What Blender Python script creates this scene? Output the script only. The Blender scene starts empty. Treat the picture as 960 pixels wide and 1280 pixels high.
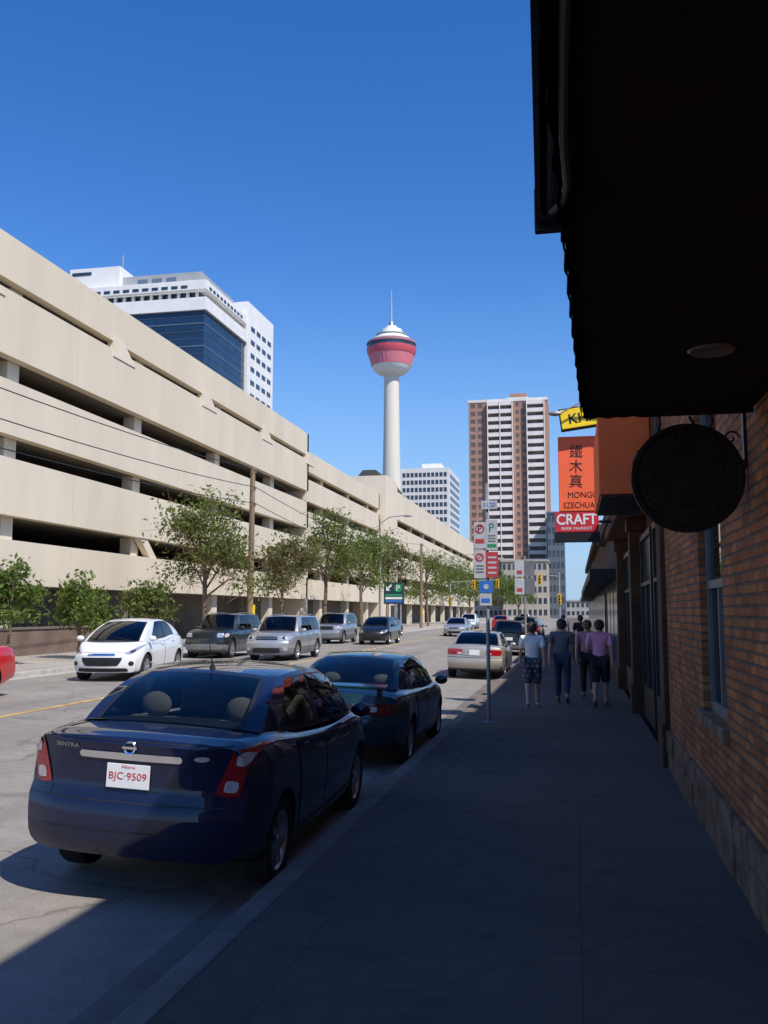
import bpy, bmesh, math, random
from mathutils import Vector, Matrix
from mathutils.bvhtree import BVHTree
R = math.radians; PI = math.pi
S = bpy.context.scene; COL = S.collection
random.seed(11)
CAMZ = 1.85; F = 1162.0; PITCH = R(6.14); YAW = R(11.51)

# ---------------------------------------------------------------- rays of the photograph (to read off real places)
def ray(u, v):
    a = (u-480)/F; b = (640-v)/F
    up = b*math.cos(PITCH)+math.sin(PITCH); fw = math.cos(PITCH)-b*math.sin(PITCH)
    return Vector((a*math.cos(YAW)-fw*math.sin(YAW), a*math.sin(YAW)+fw*math.cos(YAW), up))
def atY(u, v, Y):
    d = ray(u, v); return Vector((0, 0, CAMZ))+d*(Y/d.y)
def atX(u, v, X):
    d = ray(u, v); return Vector((0, 0, CAMZ))+d*(X/d.x)
def road_z(x):
    return -.15+(-2.1-x)/7.4*.24 if x > -9.5 else .09

# ---------------------------------------------------------------- materials
def node(nt, t, **k):
    n = nt.nodes.new(t)
    for a, b in k.items(): setattr(n, a, b)
    return n
def mat(name, col, rough=.6, metal=0., var=.12, vs=4., bump=0., bs=60., coat=0., spec=.5, stretch=(1, 1, 1), island=0.):
    m = bpy.data.materials.new(name); m.use_nodes = True
    nt = m.node_tree; b = nt.nodes['Principled BSDF']; L = nt.links.new
    b.inputs['Roughness'].default_value = rough; b.inputs['Metallic'].default_value = metal
    b.inputs['Coat Weight'].default_value = coat; b.inputs['Coat Roughness'].default_value = .03
    b.inputs['Specular IOR Level'].default_value = spec
    tc = node(nt, 'ShaderNodeTexCoord'); mp = node(nt, 'ShaderNodeMapping')
    mp.inputs['Scale'].default_value = stretch
    L(tc.outputs['Object'], mp.inputs['Vector'])
    nz = node(nt, 'ShaderNodeTexNoise'); nz.inputs['Scale'].default_value = vs; nz.inputs['Detail'].default_value = 6
    L(mp.outputs[0], nz.inputs['Vector'])
    mr = node(nt, 'ShaderNodeMapRange')
    mr.inputs[1].default_value = .3; mr.inputs[2].default_value = .7
    mr.inputs[3].default_value = 1-var; mr.inputs[4].default_value = 1+var
    L(nz.outputs['Fac'], mr.inputs[0])
    hs = node(nt, 'ShaderNodeHueSaturation'); hs.inputs['Color'].default_value = (*col, 1)
    if island:
        g = node(nt, 'ShaderNodeNewGeometry'); m2 = node(nt, 'ShaderNodeMapRange')
        m2.inputs[3].default_value = 1-island; m2.inputs[4].default_value = 1+island
        L(g.outputs['Random Per Island'], m2.inputs[0])
        mu = node(nt, 'ShaderNodeMath', operation='MULTIPLY'); L(mr.outputs[0], mu.inputs[0]); L(m2.outputs[0], mu.inputs[1])
        L(mu.outputs[0], hs.inputs['Value'])
    else: L(mr.outputs[0], hs.inputs['Value'])
    L(hs.outputs[0], b.inputs['Base Color'])
    if bump:
        n2 = node(nt, 'ShaderNodeTexNoise'); n2.inputs['Scale'].default_value = bs; n2.inputs['Detail'].default_value = 4
        L(tc.outputs['Object'], n2.inputs['Vector'])
        bp = node(nt, 'ShaderNodeBump'); bp.inputs['Strength'].default_value = bump; bp.inputs['Distance'].default_value = .02
        L(n2.outputs['Fac'], bp.inputs['Height']); L(bp.outputs[0], b.inputs['Normal'])
    return m
def leaf_mat(name, col):
    m = mat(name, col, .5, var=.25, vs=.8, island=.5)
    nt = m.node_tree; b = nt.nodes['Principled BSDF']; o = nt.nodes['Material Output']
    t = node(nt, 'ShaderNodeBsdfTranslucent'); t.inputs[0].default_value = (min(1, col[0]*1.9), min(1, col[1]*1.9), col[2]*.9, 1)
    x = node(nt, 'ShaderNodeMixShader'); x.inputs[0].default_value = .42
    nt.links.new(b.outputs[0], x.inputs[1]); nt.links.new(t.outputs[0], x.inputs[2]); nt.links.new(x.outputs[0], o.inputs[0])
    return m
def ground_mat(name, col, cell, crack, patch_, lane, grain=140., rough=.92, joints=None):
    """weathered asphalt or concrete: large patches, lengthwise wear, grain, branching cracks, optional slab joints"""
    m = bpy.data.materials.new(name); m.use_nodes = True
    nt = m.node_tree; b = nt.nodes['Principled BSDF']; L = nt.links.new
    b.inputs['Roughness'].default_value = rough; b.inputs['Specular IOR Level'].default_value = .3
    tc = node(nt, 'ShaderNodeTexCoord')
    def noise(scale, stretch, lo, hi, det=6, a=.3, c=.7):
        mp = node(nt, 'ShaderNodeMapping'); mp.inputs['Scale'].default_value = stretch; L(tc.outputs['Object'], mp.inputs[0])
        n = node(nt, 'ShaderNodeTexNoise'); n.inputs['Scale'].default_value = scale; n.inputs['Detail'].default_value = det; L(mp.outputs[0], n.inputs['Vector'])
        r = node(nt, 'ShaderNodeMapRange'); r.inputs[1].default_value = a; r.inputs[2].default_value = c; r.inputs[3].default_value = lo; r.inputs[4].default_value = hi
        L(n.outputs['Fac'], r.inputs[0]); return r.outputs[0], n
    def mul(a, c):
        q = node(nt, 'ShaderNodeMath', operation='MULTIPLY'); L(a, q.inputs[0]); L(c, q.inputs[1]); return q.outputs[0]
    v, _ = noise(.35, (1, 1, 1), 1-patch_, 1+patch_)
    w, _ = noise(1.3, (1, .03, 1), 1-lane, 1+lane); v = mul(v, w)
    w, _ = noise(6, (1, 1, 1), .9, 1.1); v = mul(v, w)
    w, gn = noise(grain, (1, 1, 1), .7, 1.3, 2); v = mul(v, w)
    w, _ = noise(2.2, (1, 1, 1), 1, .78, 3, .60, .68); v = mul(v, w)          # stains
    wn = node(nt, 'ShaderNodeTexNoise'); wn.inputs['Scale'].default_value = 1.5; wn.inputs['Detail'].default_value = 5; L(tc.outputs['Object'], wn.inputs['Vector'])
    ad = node(nt, 'ShaderNodeVectorMath', operation='MULTIPLY_ADD'); ad.inputs[1].default_value = (.8, .8, 0); L(wn.outputs['Color'], ad.inputs[0]); L(tc.outputs['Object'], ad.inputs[2])
    vo = node(nt, 'ShaderNodeTexVoronoi', feature='DISTANCE_TO_EDGE'); vo.inputs['Scale'].default_value = cell; L(ad.outputs[0], vo.inputs['Vector'])
    r = node(nt, 'ShaderNodeMapRange'); r.inputs[1].default_value = .0; r.inputs[2].default_value = .006; r.inputs[3].default_value = crack; r.inputs[4].default_value = 1
    L(vo.outputs['Distance'], r.inputs[0]); v = mul(v, r.outputs[0])
    if joints:
        br = node(nt, 'ShaderNodeTexBrick'); br.offset = 0; br.inputs['Scale'].default_value = 1; br.inputs['Mortar Size'].default_value = .008; br.inputs['Mortar Smooth'].default_value = .8
        br.inputs['Brick Width'].default_value = joints[0]; br.inputs['Row Height'].default_value = joints[1]
        br.inputs['Color1'].default_value = (1, 1, 1, 1); br.inputs['Color2'].default_value = (.92, .92, .92, 1); br.inputs['Mortar'].default_value = (.62, .62, .62, 1)
        L(tc.outputs['Object'], br.inputs['Vector']); v = mul(v, br.outputs['Color'])
    hs = node(nt, 'ShaderNodeHueSaturation'); hs.inputs['Color'].default_value = (*col, 1); L(v, hs.inputs['Value']); L(hs.outputs[0], b.inputs['Base Color'])
    bp = node(nt, 'ShaderNodeBump'); bp.inputs['Strength'].default_value = .5; bp.inputs['Distance'].default_value = .01
    L(gn.outputs['Fac'], bp.inputs['Height']); L(bp.outputs[0], b.inputs['Normal'])
    return m
def brick_mat(name, c1, c2, mortar, bw, rh, ms, axes='YZ', offset=.5, rough=.85, bump=.5, var=.25, vs=1.2, fine=0.):
    m = bpy.data.materials.new(name); m.use_nodes = True
    nt = m.node_tree; b = nt.nodes['Principled BSDF']; L = nt.links.new
    b.inputs['Roughness'].default_value = rough; b.inputs['Specular IOR Level'].default_value = .25
    tc = node(nt, 'ShaderNodeTexCoord'); sp = node(nt, 'ShaderNodeSeparateXYZ'); cb = node(nt, 'ShaderNodeCombineXYZ')
    L(tc.outputs['Object'], sp.inputs[0]); L(sp.outputs[axes[0]], cb.inputs[0]); L(sp.outputs[axes[1]], cb.inputs[1])
    br = node(nt, 'ShaderNodeTexBrick'); br.offset = offset
    br.inputs['Color1'].default_value = (*c1, 1); br.inputs['Color2'].default_value = (*c2, 1); br.inputs['Mortar'].default_value = (*mortar, 1)
    br.inputs['Scale'].default_value = 1; br.inputs['Mortar Size'].default_value = ms; br.inputs['Mortar Smooth'].default_value = .3
    br.inputs['Brick Width'].default_value = bw; br.inputs['Row Height'].default_value = rh
    vec = cb.outputs[0]
    if fine:    # hand-laid look: courses wander a little
        wn = node(nt, 'ShaderNodeTexNoise'); wn.inputs['Scale'].default_value = 9; L(cb.outputs[0], wn.inputs['Vector'])
        va = node(nt, 'ShaderNodeVectorMath', operation='MULTIPLY_ADD'); va.inputs[1].default_value = (fine, fine, 0); L(wn.outputs['Color'], va.inputs[0]); L(cb.outputs[0], va.inputs[2]); vec = va.outputs[0]
    L(vec, br.inputs['Vector'])
    nz = node(nt, 'ShaderNodeTexNoise'); nz.inputs['Scale'].default_value = vs; nz.inputs['Detail'].default_value = 8
    L(tc.outputs['Object'], nz.inputs['Vector'])
    mr = node(nt, 'ShaderNodeMapRange'); mr.inputs[1].default_value = .3; mr.inputs[2].default_value = .7
    mr.inputs[3].default_value = 1-var; mr.inputs[4].default_value = 1+var; L(nz.outputs['Fac'], mr.inputs[0])
    hs = node(nt, 'ShaderNodeHueSaturation'); L(br.outputs['Color'], hs.inputs['Color']); L(mr.outputs[0], hs.inputs['Value'])
    L(hs.outputs[0], b.inputs['Base Color'])
    n2 = node(nt, 'ShaderNodeTexNoise'); n2.inputs['Scale'].default_value = 90; L(tc.outputs['Object'], n2.inputs['Vector'])
    ad = node(nt, 'ShaderNodeMath', operation='MULTIPLY_ADD'); ad.inputs[1].default_value = .35
    iv = node(nt, 'ShaderNodeMath', operation='SUBTRACT'); iv.inputs[0].default_value = 1
    L(br.outputs['Fac'], iv.inputs[1]); L(n2.outputs['Fac'], ad.inputs[0]); L(iv.outputs[0], ad.inputs[2])
    bp = node(nt, 'ShaderNodeBump'); bp.inputs['Strength'].default_value = bump; bp.inputs['Distance'].default_value = .012
    L(ad.outputs[0], bp.inputs['Height']); L(bp.outputs[0], b.inputs['Normal'])
    return m
def glass_mat(name, tint, ior=1.5):
    m = bpy.data.materials.new(name); m.use_nodes = True
    nt = m.node_tree; nt.nodes.remove(nt.nodes['Principled BSDF']); L = nt.links.new
    t = node(nt, 'ShaderNodeBsdfTransparent'); t.inputs[0].default_value = (*tint, 1)
    g = node(nt, 'ShaderNodeBsdfGlossy'); g.inputs['Roughness'].default_value = .02; g.inputs[0].default_value = (.9, .95, 1, 1)
    f = node(nt, 'ShaderNodeFresnel'); f.inputs[0].default_value = ior
    nz = node(nt, 'ShaderNodeTexNoise'); nz.inputs['Scale'].default_value = 3
    bp = node(nt, 'ShaderNodeBump'); bp.inputs['Strength'].default_value = .02; L(nz.outputs['Fac'], bp.inputs['Height']); L(bp.outputs[0], g.inputs['Normal'])
    x = node(nt, 'ShaderNodeMixShader'); L(f.outputs[0], x.inputs[0]); L(t.outputs[0], x.inputs[1]); L(g.outputs[0], x.inputs[2])
    L(x.outputs[0], nt.nodes['Material Output'].inputs[0])
    return m
def paint(name, c, metal=.35, rough=.32, spec=.5): return mat(name, c, rough, metal, .04, 2, coat=1., spec=spec)

M = {}
M['asphalt'] = ground_mat('asphalt', (.265, .240, .21), .22, .6, .13, .12)
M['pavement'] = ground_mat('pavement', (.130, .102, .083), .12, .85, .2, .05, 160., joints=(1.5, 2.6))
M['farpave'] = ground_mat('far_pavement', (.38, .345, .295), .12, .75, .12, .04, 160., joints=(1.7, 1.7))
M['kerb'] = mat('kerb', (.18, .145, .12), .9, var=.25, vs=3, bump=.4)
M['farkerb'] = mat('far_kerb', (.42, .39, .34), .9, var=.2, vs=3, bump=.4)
M['ground'] = mat('ground', (.2, .18, .15), .95, var=.2, vs=.05)
M['yellow'] = mat('yellow_line', (.58, .37, .10), .8, var=.4, vs=2.5)
M['beige'] = mat('beige_concrete', (.665, .575, .435), .85, var=.07, vs=.5, stretch=(1, 1, .2), bump=.2, bs=8)
M['beige2'] = mat('beige_concrete_pale', (.69, .605, .47), .85, var=.06, vs=.8, stretch=(1, 1, .3))
M['dimcon'] = mat('dim_concrete', (.15, .13, .105), .9, var=.25, vs=.6)  # beige garage concrete behind the facade, its inside shade put into the base colour
M['joint'] = mat('joint', (.55, .47, .355), .9)
M['bluebrick'] = brick_mat('low_wall_brick', (.20, .13, .095), (.17, .11, .085), (.2, .17, .14), .24, .08, .01)
M['brick'] = brick_mat('red_brick', (.52, .19, .062), (.31, .10, .036), (.145, .105, .075), .215, .073, .011, bump=1., var=.38, vs=1.8, fine=.02)
M['stone'] = mat('stone_base', (.20, .132, .082), .9, var=.5, vs=5, bump=1., bs=12, spec=.2)
M['brownstone'] = mat('brown_stone', (.10, .05, .028), .85, var=.35, vs=3, bump=.5, bs=20, spec=.25)
M['darkwall'] = mat('dark_wall', (.05, .038, .03), .85, var=.3, vs=2)
M['black'] = mat('black_plastic', (.012, .012, .013), .5)
M['rubber'] = mat('rubber', (.016, .016, .016), .85, bump=.2)
M['blackmetal'] = mat('black_metal', (.02, .02, .022), .45, .3)
M['canopy'] = mat('canopy_cloth', (.022, .012, .0095), .95, var=.5, vs=2, bump=.15, bs=120, spec=.1)
M['tube'] = mat('navy_tube', (.016, .017, .032), .5, .1)
M['pipe'] = mat('dull_pipe', (.06, .06, .07), .5, .2)
M['steel'] = mat('steel', (.42, .42, .43), .4, .8, .15, 10)
M['galv'] = mat('galvanised', (.36, .36, .36), .55, .5, .2, 12)
M['chrome'] = mat('chrome', (.8, .8, .82), .12, 1., .03)
M['rim'] = mat('rim_alloy', (.5, .5, .51), .32, .85, .06)
M['white'] = mat('white_paint', (.78, .77, .74), .6, var=.06, vs=.6)
M['balcony'] = mat('balcony_concrete', (.70, .655, .605), .7, var=.12, vs=.25)
M['whitecon'] = mat('white_concrete', (.66, .64, .6), .8, var=.08, vs=.3)
M['dullbeige'] = mat('dull_beige', (.40, .35, .28), .85, var=.15, vs=.3)
M['greypanel'] = mat('grey_panel', (.34, .35, .36), .6, var=.1, vs=.3)
M['mullion'] = mat('mullion', (.16, .2, .26), .4, .3, .1, 1)
M['blueglass'] = mat('blue_glass', (.012, .032, .075), .12, .0, .35, .35, spec=.7)
M['winglass'] = mat('window_glass', (.03, .042, .06), .12, 0, .45, .25, spec=.8)
M['brownbrick'] = mat('brown_brick', (.36, .205, .148), .85, var=.1, vs=.4)
M['tower'] = mat('tower_concrete', (.66, .61, .52), .8, var=.06, vs=.06, stretch=(1, 1, .3))
M['towerred'] = mat('tower_red', (.60, .09, .125), .5, var=.08, vs=.4)
M['towerpink'] = mat('tower_pink', (.70, .20, .245), .6, var=.06, vs=.4)
M['rib'] = mat('tower_rib', (.72, .27, .31), .6, var=.05)
M['wood'] = mat('pole_wood', (.23, .16, .10), .9, var=.3, vs=6, stretch=(1, 1, .05))
M['bark'] = mat('bark', (.17, .12, .085), .9, var=.3, vs=8, bump=.6, bs=30)
M['leaf'] = leaf_mat('leaves', (.12, .145, .036))
M['leaf2'] = leaf_mat('leaves_olive', (.13, .13, .045))
M['leaf3'] = leaf_mat('leaves_fresh', (.115, .16, .032))
M['twig'] = mat('dry_twigs', (.26, .14, .085), .9, island=.3)
M['red'] = mat('sign_red', (.58, .03, .045), .45, var=.06)
M['signred'] = mat('sign_red_faded', (.5, .05, .05), .5, var=.1)
M['signwhite'] = mat('sign_white', (.78, .78, .76), .45, var=.06)
M['plate'] = mat('sign_plate_white', (.48, .48, .48), .5, var=.12, vs=8)
M['green'] = mat('sign_green', (.02, .26, .1), .45)
M['blue'] = mat('sign_blue', (.03, .16, .5), .45)
M['signyellow'] = mat('sign_yellow', (1., .74, .02), .45, var=.03)
M['orange'] = mat('sign_orange', (1., .155, .05), .55, var=.06, vs=3)
M['orangecloth'] = mat('orange_cloth', (1., .17, .035), .8, var=.12, vs=2)
M['darksign'] = mat('dark_sign', (.020, .011, .008), .7, var=.4, vs=6, bump=.3, spec=.2)
M['darkletters'] = mat('dark_letters', (.040, .024, .018), .6, spec=.2)
M['gold'] = mat('gold_letters', (.62, .42, .1), .4, .3)
M['sigyellow'] = mat('signal_yellow', (.75, .45, .03), .5)
M['lampglass'] = mat('lamp_glass', (.16, .11, .1), .3)
M['carglass'] = glass_mat('car_glass', (.34, .38, .38))
M['carglassdark'] = glass_mat('car_glass_dark', (.10, .11, .115))
M['roomglass'] = glass_mat('room_glass', (.25, .27, .28), 1.8)
M['tail'] = mat('tail_lamp_red', (.36, .010, .012), .12, var=.15, vs=30, coat=1)
M['taildark'] = mat('tail_lamp_dark_red', (.13, .008, .01), .12, var=.15, vs=30, coat=1)
M['tailclear'] = mat('tail_lamp_clear', (.62, .5, .48), .12, var=.2, vs=40, coat=1)
M['head'] = mat('head_lamp', (.5, .52, .55), .08, .4, .35, 25, coat=1)
M['grille'] = mat('grille', (.02, .02, .022), .4, .2, .4, 60)
M['cabin'] = mat('cabin_trim', (.05, .045, .04), .8)
M['seat'] = mat('seat_cloth', (.42, .36, .28), .9)
M['navy'] = paint('navy_paint', (.004, .007, .034), 0, .55, .2)
M['teal'] = paint('teal_paint', (.003, .030, .033), 0, .5, .2)
M['champagne'] = paint('champagne_paint', (.45, .40, .33), .4, .35)
M['carwhite'] = paint('white_car_paint', (.78, .78, .78), 0, .3)
M['carred'] = paint('red_car_paint', (.5, .015, .012), 0, .3)
M['silver'] = paint('silver_paint', (.42, .43, .44), .5, .35)
M['greysilver'] = paint('grey_silver_paint', (.30, .31, .33), .5, .35)
M['darkgreen'] = paint('dark_green_paint', (.022, .027, .026), .3, .35)
M['carblack'] = paint('black_car_paint', (.012, .012, .014), .2, .3)
M['maroon'] = paint('maroon_paint', (.10, .012, .015), .3, .3)
M['clad'] = mat('cladding', (.16, .16, .165), .6)
M['skin'] = mat('skin', (.52, .29, .2), .55)
M['hairbrown'] = mat('hair_brown', (.05, .03, .02), .7, bump=.4)
M['hairblond'] = mat('hair_fair', (.16, .10, .05), .7, bump=.4)
M['teewhite'] = mat('white_shirt', (.93, .86, .77), .9, bump=.3, bs=25)
M['teegrey'] = mat('grey_shirt', (.16, .145, .155), .9, bump=.3, bs=25)
M['teepink'] = mat('pink_shirt', (.95, .36, .50), .9, bump=.3, bs=25)
M['teerose'] = mat('rose_shirt', (.6, .26, .32), .9, bump=.3, bs=25)
M['jeans'] = mat('jeans', (.045, .055, .10), .9, bump=.3, bs=30)
M['darkcloth'] = mat('dark_cloth', (.022, .02, .024), .9)
M['plaid'] = brick_mat('plaid_cloth', (.42, .38, .38), (.02, .02, .035), (.09, .08, .10), .095, .095, .026, 'XZ', .5, .9, .1, .2)
M['shoe'] = mat('shoe', (.1, .1, .1), .7)
M['shoewhite'] = mat('shoe_white', (.5, .5, .5), .7)

# ---------------------------------------------------------------- mesh builder
class MB:
    def __init__(s): s.v = []; s.f = []; s.mi = []
    def add(s, vs, fs, mi=0):
        o = len(s.v); s.v += [Vector(p) for p in vs]
        s.f += [tuple(i+o for i in f) for f in fs]; s.mi += [mi]*len(fs); return s
    def box(s, x0, x1, y0, y1, z0, z1, mi=0):
        vs = [(x, y, z) for z in (z0, z1) for y in (y0, y1) for x in (x0, x1)]
        return s.add(vs, [(0, 2, 3, 1), (4, 5, 7, 6), (0, 1, 5, 4), (2, 6, 7, 3), (0, 4, 6, 2), (1, 3, 7, 5)], mi)
    def rbox(s, mtx, sx, sy, sz, mi=0):
        vs = [mtx @ Vector((x*sx/2, y*sy/2, z*sz/2)) for z in (-1, 1) for y in (-1, 1) for x in (-1, 1)]
        return s.add(vs, [(0, 2, 3, 1), (4, 5, 7, 6), (0, 1, 5, 4), (2, 6, 7, 3), (0, 4, 6, 2), (1, 3, 7, 5)], mi)
    def tube(s, pts, r, n=8, mi=0, cap=True):
        pts = [Vector(p) for p in pts]; rs = r if isinstance(r, (list, tuple)) else [r]*len(pts)
        o = []; fs = []
        prev = None
        for i, p in enumerate(pts):
            d = (pts[min(i+1, len(pts)-1)]-pts[max(i-1, 0)]).normalized()
            if prev is None:
                a = d.orthogonal().normalized()
            else:
                a = (prev-d*prev.dot(d)).normalized()
            prev = a; b = d.cross(a)
            for k in range(n):
                t = 2*PI*k/n; o.append(p+(a*math.cos(t)+b*math.sin(t))*rs[i])
        for i in range(len(pts)-1):
            for k in range(n):
                k2 = (k+1) % n; fs.append((i*n+k, i*n+k2, (i+1)*n+k2, (i+1)*n+k))
        if cap: fs.append(tuple(range(n))[::-1]); fs.append(tuple((len(pts)-1)*n+k for k in range(n)))
        return s.add(o, fs, mi)
    def lathe(s, prof, c=(0, 0, 0), axis='Z', n=32, mi=0):
        c = Vector(c); o = []; fs = []
        for r, h in prof:
            for k in range(n):
                t = 2*PI*k/n; p = (r*math.cos(t), r*math.sin(t), h)
                if axis == 'X': p = (h, p[0], p[1])
                if axis == 'Y': p = (p[0], h, p[1])
                o.append(c+Vector(p))
        for i in range(len(prof)-1):
            for k in range(n):
                k2 = (k+1) % n; fs.append((i*n+k, i*n+k2, (i+1)*n+k2, (i+1)*n+k))
        return s.add(o, fs, mi)
    def ellipsoid(s, c, rx, ry, rz, nu=12, nv=8, mi=0, v0=-PI/2, v1=PI/2):
        o = []; fs = []
        for j in range(nv+1):
            w = v0+(v1-v0)*j/nv
            for k in range(nu):
                t = 2*PI*k/nu
                o.append(Vector(c)+Vector((rx*math.cos(w)*math.cos(t), ry*math.cos(w)*math.sin(t), rz*math.sin(w))))
        for j in range(nv):
            for k in range(nu):
                k2 = (k+1) % nu; fs.append((j*nu+k, j*nu+k2, (j+1)*nu+k2, (j+1)*nu+k))
        return s.add(o, fs, mi)
    def prism(s, poly, h0, h1, axis='X', mi=0):
        n = len(poly)
        def P(a, b, h): return {'X': (h, a, b), 'Y': (a, h, b), 'Z': (a, b, h)}[axis]
        vs = [P(a, b, h0) for a, b in poly]+[P(a, b, h1) for a, b in poly]
        fs = [tuple(range(n)), tuple(range(n, 2*n))[::-1]]+[(i, (i+1) % n, n+(i+1) % n, n+i) for i in range(n)]
        return s.add(vs, fs, mi)
    def build(s, name, mats, parent=None, org=None, smooth=None, bevel=0, merge=False):
        org = Vector(org) if org is not None else Vector((0, 0, 0))
        me = bpy.data.meshes.new(name)
        me.from_pydata([tuple(p-org) for p in s.v], [], s.f)
        if not isinstance(mats, (list, tuple)): mats = [mats]
        for m in mats: me.materials.append(m)
        for p, i in zip(me.polygons, s.mi): p.material_index = i
        bm = bmesh.new(); bm.from_mesh(me)
        if merge: bmesh.ops.remove_doubles(bm, verts=bm.verts, dist=1e-5)
        bmesh.ops.recalc_face_normals(bm, faces=bm.faces)
        if bevel: bmesh.ops.bevel(bm, geom=bm.edges[:], offset=bevel, segments=2, affect='EDGES', profile=.6)
        bm.to_mesh(me); bm.free()
        if smooth is not None:
            for p in me.polygons: p.use_smooth = True
            me.set_sharp_from_angle(angle=R(smooth))
        o = bpy.data.objects.new(name, me); COL.objects.link(o)
        if parent: o.parent = parent
        else: o.location = org
        return o
def tag(o, label=None, cat=None, group=None, kind=None):
    if label: o['label'] = label
    if cat: o['category'] = cat
    if group: o['group'] = group
    if kind: o['kind'] = kind
    return o
def thing(name, label, cat, loc=(0, 0, 0), rz=0, group=None):
    o = bpy.data.objects.new(name, None); COL.objects.link(o); o.empty_display_size = .3
    o.location = loc; o.rotation_euler = (0, 0, rz); return tag(o, label, cat, group)
_bx = {}
def boxpart(name, x0, x1, y0, y1, z0, z1, m, parent, org=(0, 0, 0)):
    k = (round(x1-x0, 3), round(y1-y0, 3), round(z1-z0, 3), m.name)
    if k not in _bx:
        b = MB().box(-k[0]/2, k[0]/2, -k[1]/2, k[1]/2, -k[2]/2, k[2]/2).build(name, m)
        _bx[k] = b.data; o = b
    else:
        o = bpy.data.objects.new(name, _bx[k]); COL.objects.link(o)
    o.parent = parent; o.location = Vector(((x0+x1)/2, (y0+y1)/2, (z0+z1)/2))-Vector(org)
    return o
def text_geo(body, w=None, h=1., bold=0.):
    cu = bpy.data.curves.new('t', 'FONT'); cu.body = body; cu.size = 1; cu.resolution_u = 4; cu.offset = bold
    ob = bpy.data.objects.new('t', cu); COL.objects.link(ob)
    bpy.context.view_layer.update()
    me = bpy.data.meshes.new_from_object(ob.evaluated_get(bpy.context.evaluated_depsgraph_get()))
    vs = [v.co.copy() for v in me.vertices]; fs = [tuple(p.vertices) for p in me.polygons]
    bpy.data.objects.remove(ob); bpy.data.curves.remove(cu); bpy.data.meshes.remove(me)
    if not vs: return [], []
    x0 = min(v.x for v in vs); x1 = max(v.x for v in vs); y0 = min(v.y for v in vs); y1 = max(v.y for v in vs)
    sy = h/max(y1-y0, 1e-6); sx = (w/max(x1-x0, 1e-6)) if w else sy
    return [((v.x-(x0+x1)/2)*sx, (v.y-(y0+y1)/2)*sy) for v in vs], fs
def lettering(name, body, w, h, m, c, parent, org=(0, 0, 0), tilt=0., bold=0.):
    vs, fs = text_geo(body, w, h, bold); ct, st = math.cos(tilt), math.sin(tilt)
    return MB().add([(c[0]+x*ct-y*st, c[1], c[2]+x*st+y*ct) for x, y in vs], fs).build(name, m, parent, org)
def curve(pts):
    pts = sorted(pts); xs = [p[0] for p in pts]; ys = [p[1] for p in pts]; n = len(pts)
    d = [(ys[i+1]-ys[i])/(xs[i+1]-xs[i]) for i in range(n-1)]
    m = [d[0]]+[0 if d[i-1]*d[i] <= 0 else 2*d[i-1]*d[i]/(d[i-1]+d[i]) for i in range(1, n-1)]+[d[-1]]
    def f(x):
        if x <= xs[0]: return ys[0]
        if x >= xs[-1]: return ys[-1]
        i = 0
        while x > xs[i+1]: i += 1
        h = xs[i+1]-xs[i]; t = (x-xs[i])/h
        return (2*t**3-3*t*t+1)*ys[i]+(t**3-2*t*t+t)*h*m[i]+(-2*t**3+3*t*t)*ys[i+1]+(t**3-t*t)*h*m[i+1]
    return f
def sm(t): t = max(0., min(1., t)); return t*t*(3-2*t)

# ---------------------------------------------------------------- cars
_wh = {}
def wheel(parent, x, y, r, side):
    if r not in _wh:
        t = MB().lathe([(.64*r, .06), (.66*r, .085), (.74*r, .1), (.9*r, .102), (.97*r, .09), (r, .065), (r, -.065), (.97*r, -.09), (.9*r, -.1), (.66*r, -.085), (.64*r, .06)], axis='X', n=36).build('wheel', M['rubber'], smooth=40)
        b = MB().lathe([(.0, .02), (.6*r, .02), (.63*r, .075), (.675*r, .09), (.655*r, .06), (.64*r, -.06), (0, -.06)], axis='X', n=32, mi=0)
        b.lathe([(0, .088), (.1*r, .085), (.13*r, .07), (.14*r, .02)], axis='X', n=16)
        for k in range(7):
            mt = Matrix.Rotation(2*PI*k/7, 4, 'X') @ Matrix.Translation((.064, 0, .36*r))
            b.rbox(mt, .03, .13*r, .58*r)
        for k in range(7):
            mt = Matrix.Rotation(2*PI*(k+.5)/7, 4, 'X') @ Matrix.Translation((.024, 0, .42*r))
            b.rbox(mt, .012, .2*r, .3*r, 1)
        rm = b.build('rim', [M['rim'], M['black']], smooth=35)
        _wh[r] = (t.data, rm.data); bpy.data.objects.remove(t); bpy.data.objects.remove(rm)
    td, rd = _wh[r]
    o = bpy.data.objects.new('wheel', td); COL.objects.link(o); o.parent = parent; o.location = (x, y, r)
    if side < 0: o.rotation_euler = (0, 0, PI)
    c = bpy.data.objects.new('rim', rd); COL.objects.link(c); c.parent = o
SIDE = [(.80, 0), (.89, .012), (.945, .06), (.965, .13), (.975, .22), (.985, .33), (.995, .45), (1., .55), (.998, .63), (.99, .71), (.978, .79), (.962, .855), (.94, .91), (.905, .955), (.85, .985), (.76, 1.)]
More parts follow.
